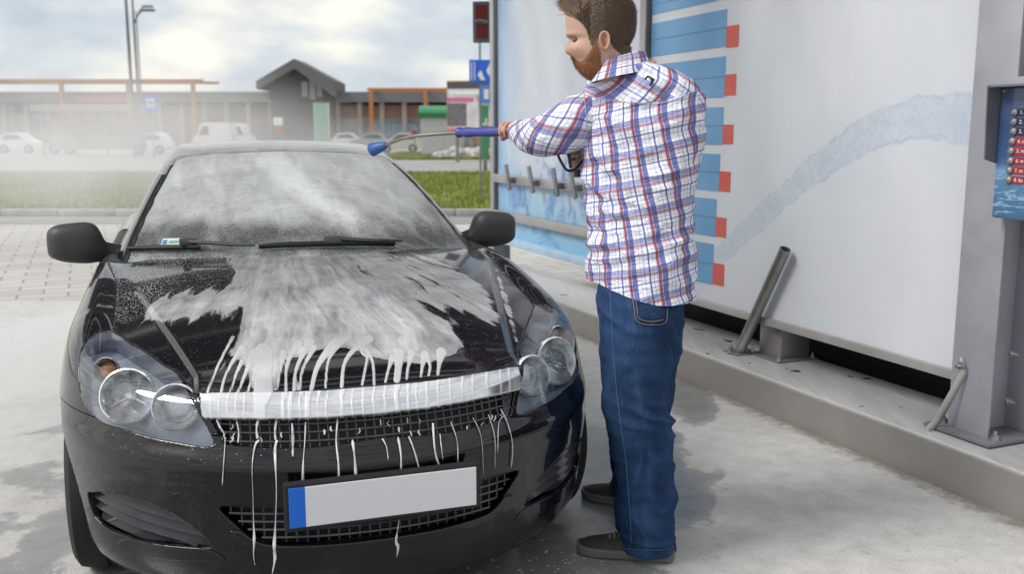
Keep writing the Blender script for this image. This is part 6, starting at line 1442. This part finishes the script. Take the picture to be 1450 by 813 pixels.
far_car(195, 240, 68, M_white, 'white car fading into the mist above the left windscreen pillar', face=-1); far_car(76, 112, 66, M_silver, 'grey car seen through the bus shelter', face=1)
far_car(278, 329, 66, M_white, 'white panel van, left of two nose to tail', van=True, kind='van', face=-1); far_car(311, 358, 71, M_white, 'white panel van, right and further of two nose to tail', van=True, kind='van', face=1)
# signs in the car park
def board(px0, px1, py0, py1, D, mat, name, label, cat, legs=True, skew=0.0, th=.12):
    x0, x1 = X_(px0, D), X_(px1, D); e = empty(name, ((x0+x1)/2, D, 0), skew, label, cat); w = (x1-x0); z0, z1 = Z_(py1, D), Z_(py0, D)
    m = MB(); m.box((0, 0, (z0+z1)/2), (w/math.cos(skew), th, z1-z0), bev=.02); p = m.build('board', mat, e)
    if legs:
        for s in (-.3, .3): m = MB(); m.box((s*w, .1, z0/2), (.12, .12, z0)); m.build('post', M_lamp, e)
    return e, p, w/math.cos(skew), z0, z1
e, p, w, z0, z1 = board(446, 466, 147, 204, 70, simple('pale_green_banner', (.33, .52, .40), .6), 'banner_sign', 'tall pale green banner sign standing in the car park', 'sign', skew=R(25), legs=False)
m = MB(); m.box((w*.45, -.08, (z0+z1)/2), (w*.08, .05, z1-z0-.1)); m.build('edge', M_white, p)
e, p, w, z0, z1 = board(388, 401, 167, 178, 74, M_white, 'small_sign', 'small white notice with red lower half near the hall', 'sign'); m = MB(); m.box((0, -.08, z0-.3), (w, .05, .5)); m.build('red_strip', M_redp, p)
e = empty('round_sign', (X_(587, 68), 68, 0), 0, 'round red road sign behind the cream hatchback', 'sign'); m = MB(); m.tube([(0, 0, 0), (0, 0, 1.5)], .04, 8); m.build('pole', M_lamp, e); m = MB(); m.tube([(0, -.06, 1.42), (0, -.02, 1.42)], .24, 20); m.build('disc', M_redp, e)
# kiosk
D = 62.0; e = empty('kiosk', (X_(625, D), D, 0), 0, 'pale grey kiosk with green rounded roof beside the billboard', 'kiosk'); w = X_(655, D)-X_(597, D); zt = Z_(166, D)
m = MB(); m.box((0, 1.4, zt/2), (w, 2.8, zt), bev=.05); m.build('wall', simple('kiosk_panel', (.42, .43, .45), .6), e)
m = MB(); pr = [(-.10, zt-.05), (-.22, zt+.25)] + [(.5-.7*math.cos(a), zt+.3+.40*math.sin(a)) for a in np.linspace(0, R(90), 6)] + [(2.9, zt+.7), (2.9, zt-.05)]; m.prism(pr, -w/2-.1, w/2+.1, 'x'); m.build('roof', M_green, e)
# billboard: blurred print of pale and dark patches
D = 48.0; x0, x1 = X_(633, D), X_(700, D); e = empty('billboard', ((x0+x1)/2, D, 0), R(-14), 'large billboard with pink stripe and grey and white print on orange posts', 'billboard'); w = (x1-x0)*1.03; z0, z1 = Z_(186, D), Z_(117, D)
m = MB(); m.box((0, 0, (z0+z1)/2), (w, .12, z1-z0), bev=.02); fr_ = m.build('frame', M_orange_s, e)
def pt(a0, a1, b0, b1, mat, nm, lay=1): m = MB(); m.box(((a0+a1-1)/2*w*.97, -.062-.008*lay, z0+(b0+b1)/2*(z1-z0)), ((a1-a0)*w*.97, .006, (b1-b0)*(z1-z0)*.985)); return m.build(nm, mat, fr_)
pt(0, 1, .02, .98, simple('print_pale', (.55, .54, .56), .5, var=.2, nscale=3), 'print'); pt(0, 1, .84, .98, simple('print_dark', (.07, .065, .07), .5), 'print_band', 2); pt(0, .58, .58, .67, simple('print_pink', (.50, .14, .24), .5), 'print_stripe', 2)
pt(0, .42, .10, .56, simple('print_grey', (.13, .13, .14), .5, var=.3), 'print_block', 2); pt(.0, 1, .02, .08, simple('print_pink_low', (.55, .20, .30), .5), 'print_stripe', 2); pt(.05, .7, .72, .80, simple('print_white', (.7, .7, .7), .5), 'print_lettering', 3)
m = MB(); 
for a, b_, r_ in ((.80, .55, .13), (.72, .68, .09), (.86, .70, .10), (.78, .38, .08)):
    cx_ = (a-.5)*w; cz_ = z0+b_*(z1-z0); m.tube([(cx_, -.085, cz_), (cx_, -.078, cz_)], r_*w, 14, flat=1.2)
m.build('print_figure', simple('print_brown', (.34, .27, .26), .5, var=.5, nscale=2), fr_)
for s in (-.3, .3): m = MB(); m.box((s*w, .1, z0/2), (.14, .14, z0)); m.build('post', M_lamp, e)
m = MB(); m.box((w*.47, .12, z1/2), (.16, .16, z1)); m.build('post', M_orange_s, e)
# pale boulders
g_ = np.random.default_rng(5)
for k, (px, sc) in enumerate(((622, .5), (638, .8), (648, .9), (657, .6), (668, .8), (676, .9), (686, .7))):
    D = 55 + k*.3; bm = bmesh.new(); bmesh.ops.create_icosphere(bm, subdivisions=3, radius=1.0)
    for v in bm.verts: v.co *= 1 + .5*mnoise.noise(v.co*1.3 + Vector((k*3, 0, 0))); v.co.z = max(v.co.z*.75, -.2); v.co *= sc*.75
    me = bpy.data.meshes.new('boulder'); bm.to_mesh(me); bm.free(); me.materials.append(M_boulder if k else simple('pale_boulder', (.42, .42, .42), .8, var=.3)); M_boulder = me.materials[0]
    o = bpy.data.objects.new('boulder', me); S.collection.objects.link(o); o.location = (X_(px, D), D, .1); tag(o, ['leftmost small boulder in the row on the far grass', 'second boulder from the left in the row on the far grass', 'third boulder from the left, tallest of the left half of the row', 'small middle boulder of the row on the far grass', 'fifth boulder from the left in the row on the far grass', 'sixth boulder from the left in the row on the far grass', 'rightmost boulder of the row, nearest the green banner post'][k], 'boulder', 'boulders below the billboard')
# green banner post near, blue info signs
D = 34.0; e = empty('banner_post', (X_(687, D), D, 0), 0, 'narrow green banner on a dark post at the edge of the far panel', 'sign'); m = MB(); m.box((0, 0, (Z_(150, D)+Z_(222, D))/2), (.26, .10, Z_(150, D)-Z_(222, D)), bev=.02); p = m.build('banner', M_green, e); m = MB(); m.box((0, .0, Z_(222, D)/2-.1), (.14, .14, Z_(222, D))); m.build('post', M_dgrey, e)
m = MB(); m.box((.02, -.06, Z_(176, D)), (.20, .02, .09)); m.box((.04, -.06, Z_(172, D)), (.06, .02, .2)); m.build('white_mark', M_white, p)
D = 20.0; e = empty('road_sign', (X_(680, D), D, 0), 0, 'blue road sign with white arrow symbols on a thin pole behind the far panel', 'sign'); m = MB(); m.tube([(0, .05, 0), (0, .05, Z_(20, D))], .022, 8); m.build('pole', M_lamp, e)
x0 = X_(665, D)-X_(680, D); x1 = X_(697, D)-X_(680, D); z0, z1 = Z_(120, D), Z_(89, D); m = MB(); m.box(((x0+x1)/2, 0, (z0+z1)/2), (x1-x0, .02, z1-z0), bev=.006); p = m.build('plate', M_bluesign, e); h_ = z1-z0
m = MB(); m.box((x0+.05, -.014, z0+h_*.5), (.018, .004, h_*.8)); m.box((x0+.11, -.014, z0+h_*.5), (.018, .004, h_*.8)); m.prism([(x0+.17, z0+h_*.35), (x0+.24, z0+h_*.55), (x0+.30, z0+h_*.25), (x0+.33, z0+h_*.12), (x0+.24, z0+h_*.12)], -.016, -.012, 'y'); m.prism([(x1-.12, z0+h_*.5), (x1-.02, z0+h_*.95), (x1-.02, z0+h_*.2)], -.016, -.012, 'y'); m.build('arrow_symbols', M_white, p)
z0, z1 = Z_(148, D), Z_(123, D); m = MB(); m.box((.15, 0, (z0+z1)/2), (.28, .02, z1-z0), bev=.005); p2 = m.build('plate', simple('sign_mid_blue', (.08, .22, .62), .4), e); m = MB(); m.box((.13, -.014, (z0+z1)/2), (.10, .004, .2)); m.build('white_square', M_white, p2)
# red signal box hung on the end post of the wash bay
q0 = Vector(wp(670, 2, 9.9)); q1 = Vector(wp(694, 60, 9.9)); cx_ = (q0+q1)/2; e = empty('signal_box', tuple(cx_), R(-6), 'grey signal box with two dark red squares fixed beside the far steel post', 'signal'); w = q1.x-q0.x; h = q0.z-q1.z
m = MB(); m.box((0, 0, 0), (w, .10, h), bev=.01); p = m.build('housing', M_dgalv, e)
for s in (-1, 1): m = MB(); m.box((.008, -.056, s*h*.235), (w*.72, .012, h*.34), bev=.004); m.build('red_panel', M_redp if s > 5 else simple('signal_red', (.22, .022, .018), .4), p)
m = MB(); m.tube([(-w*.45, -.07, 0), (0, -.08, .01), (w*.6, -.07, -.01)], .018, 8); m.build('bar', M_dgalv, e)
# ---- spray mist drifting behind the car
t = NT('spray_mist'); c = t.coord('Object'); ln = t.n('ShaderNodeVectorMath', {0: c}, operation='LENGTH').outputs['Value']
nz_ = t.noise(c, 1.6, 4, .6, .4); f = t.math('SUBTRACT', 1.0, ln, clamp=True); dn = t.math('MULTIPLY', t.math('MULTIPLY', f, t.ramp(nz_, [(.35, .25), (.7, 1)])), MIST if 'MIST' in globals() else .65)
dn.node.name = 'DENSK'
v = t.n('ShaderNodeVolumePrincipled', {'Color': (.95, .95, .96, 1), 'Density': dn, 'Anisotropy': .2}); t.link(v.outputs[0], t.out.inputs[1])
def mist(px, py, D, rx, ry, rz, label, k=1.0):
    mt = t.m
    if k != 1.0:
        mt = t.m.copy(); mt.node_tree.nodes['DENSK'].inputs[1].default_value *= k
    bm = bmesh.new(); bmesh.ops.create_icosphere(bm, subdivisions=3, radius=1.0); me = bpy.data.meshes.new('spray_mist'); bm.to_mesh(me); bm.free(); me.materials.append(mt)
    o = bpy.data.objects.new('spray_mist', me); S.collection.objects.link(o); o.location = tuple(wp(px, py, D)); o.scale = (rx, ry, rz); tag(o, label, 'mist', kind='stuff'); o.visible_shadow = True
mist(140, 205, 12, 3.6, 3.0, 1.3, 'white water mist drifting behind the left side of the car')
mist(440, 208, 4.9, .75, .45, .17, 'thin veil of spray mist hovering over the car roof near the nozzle', 3.0)
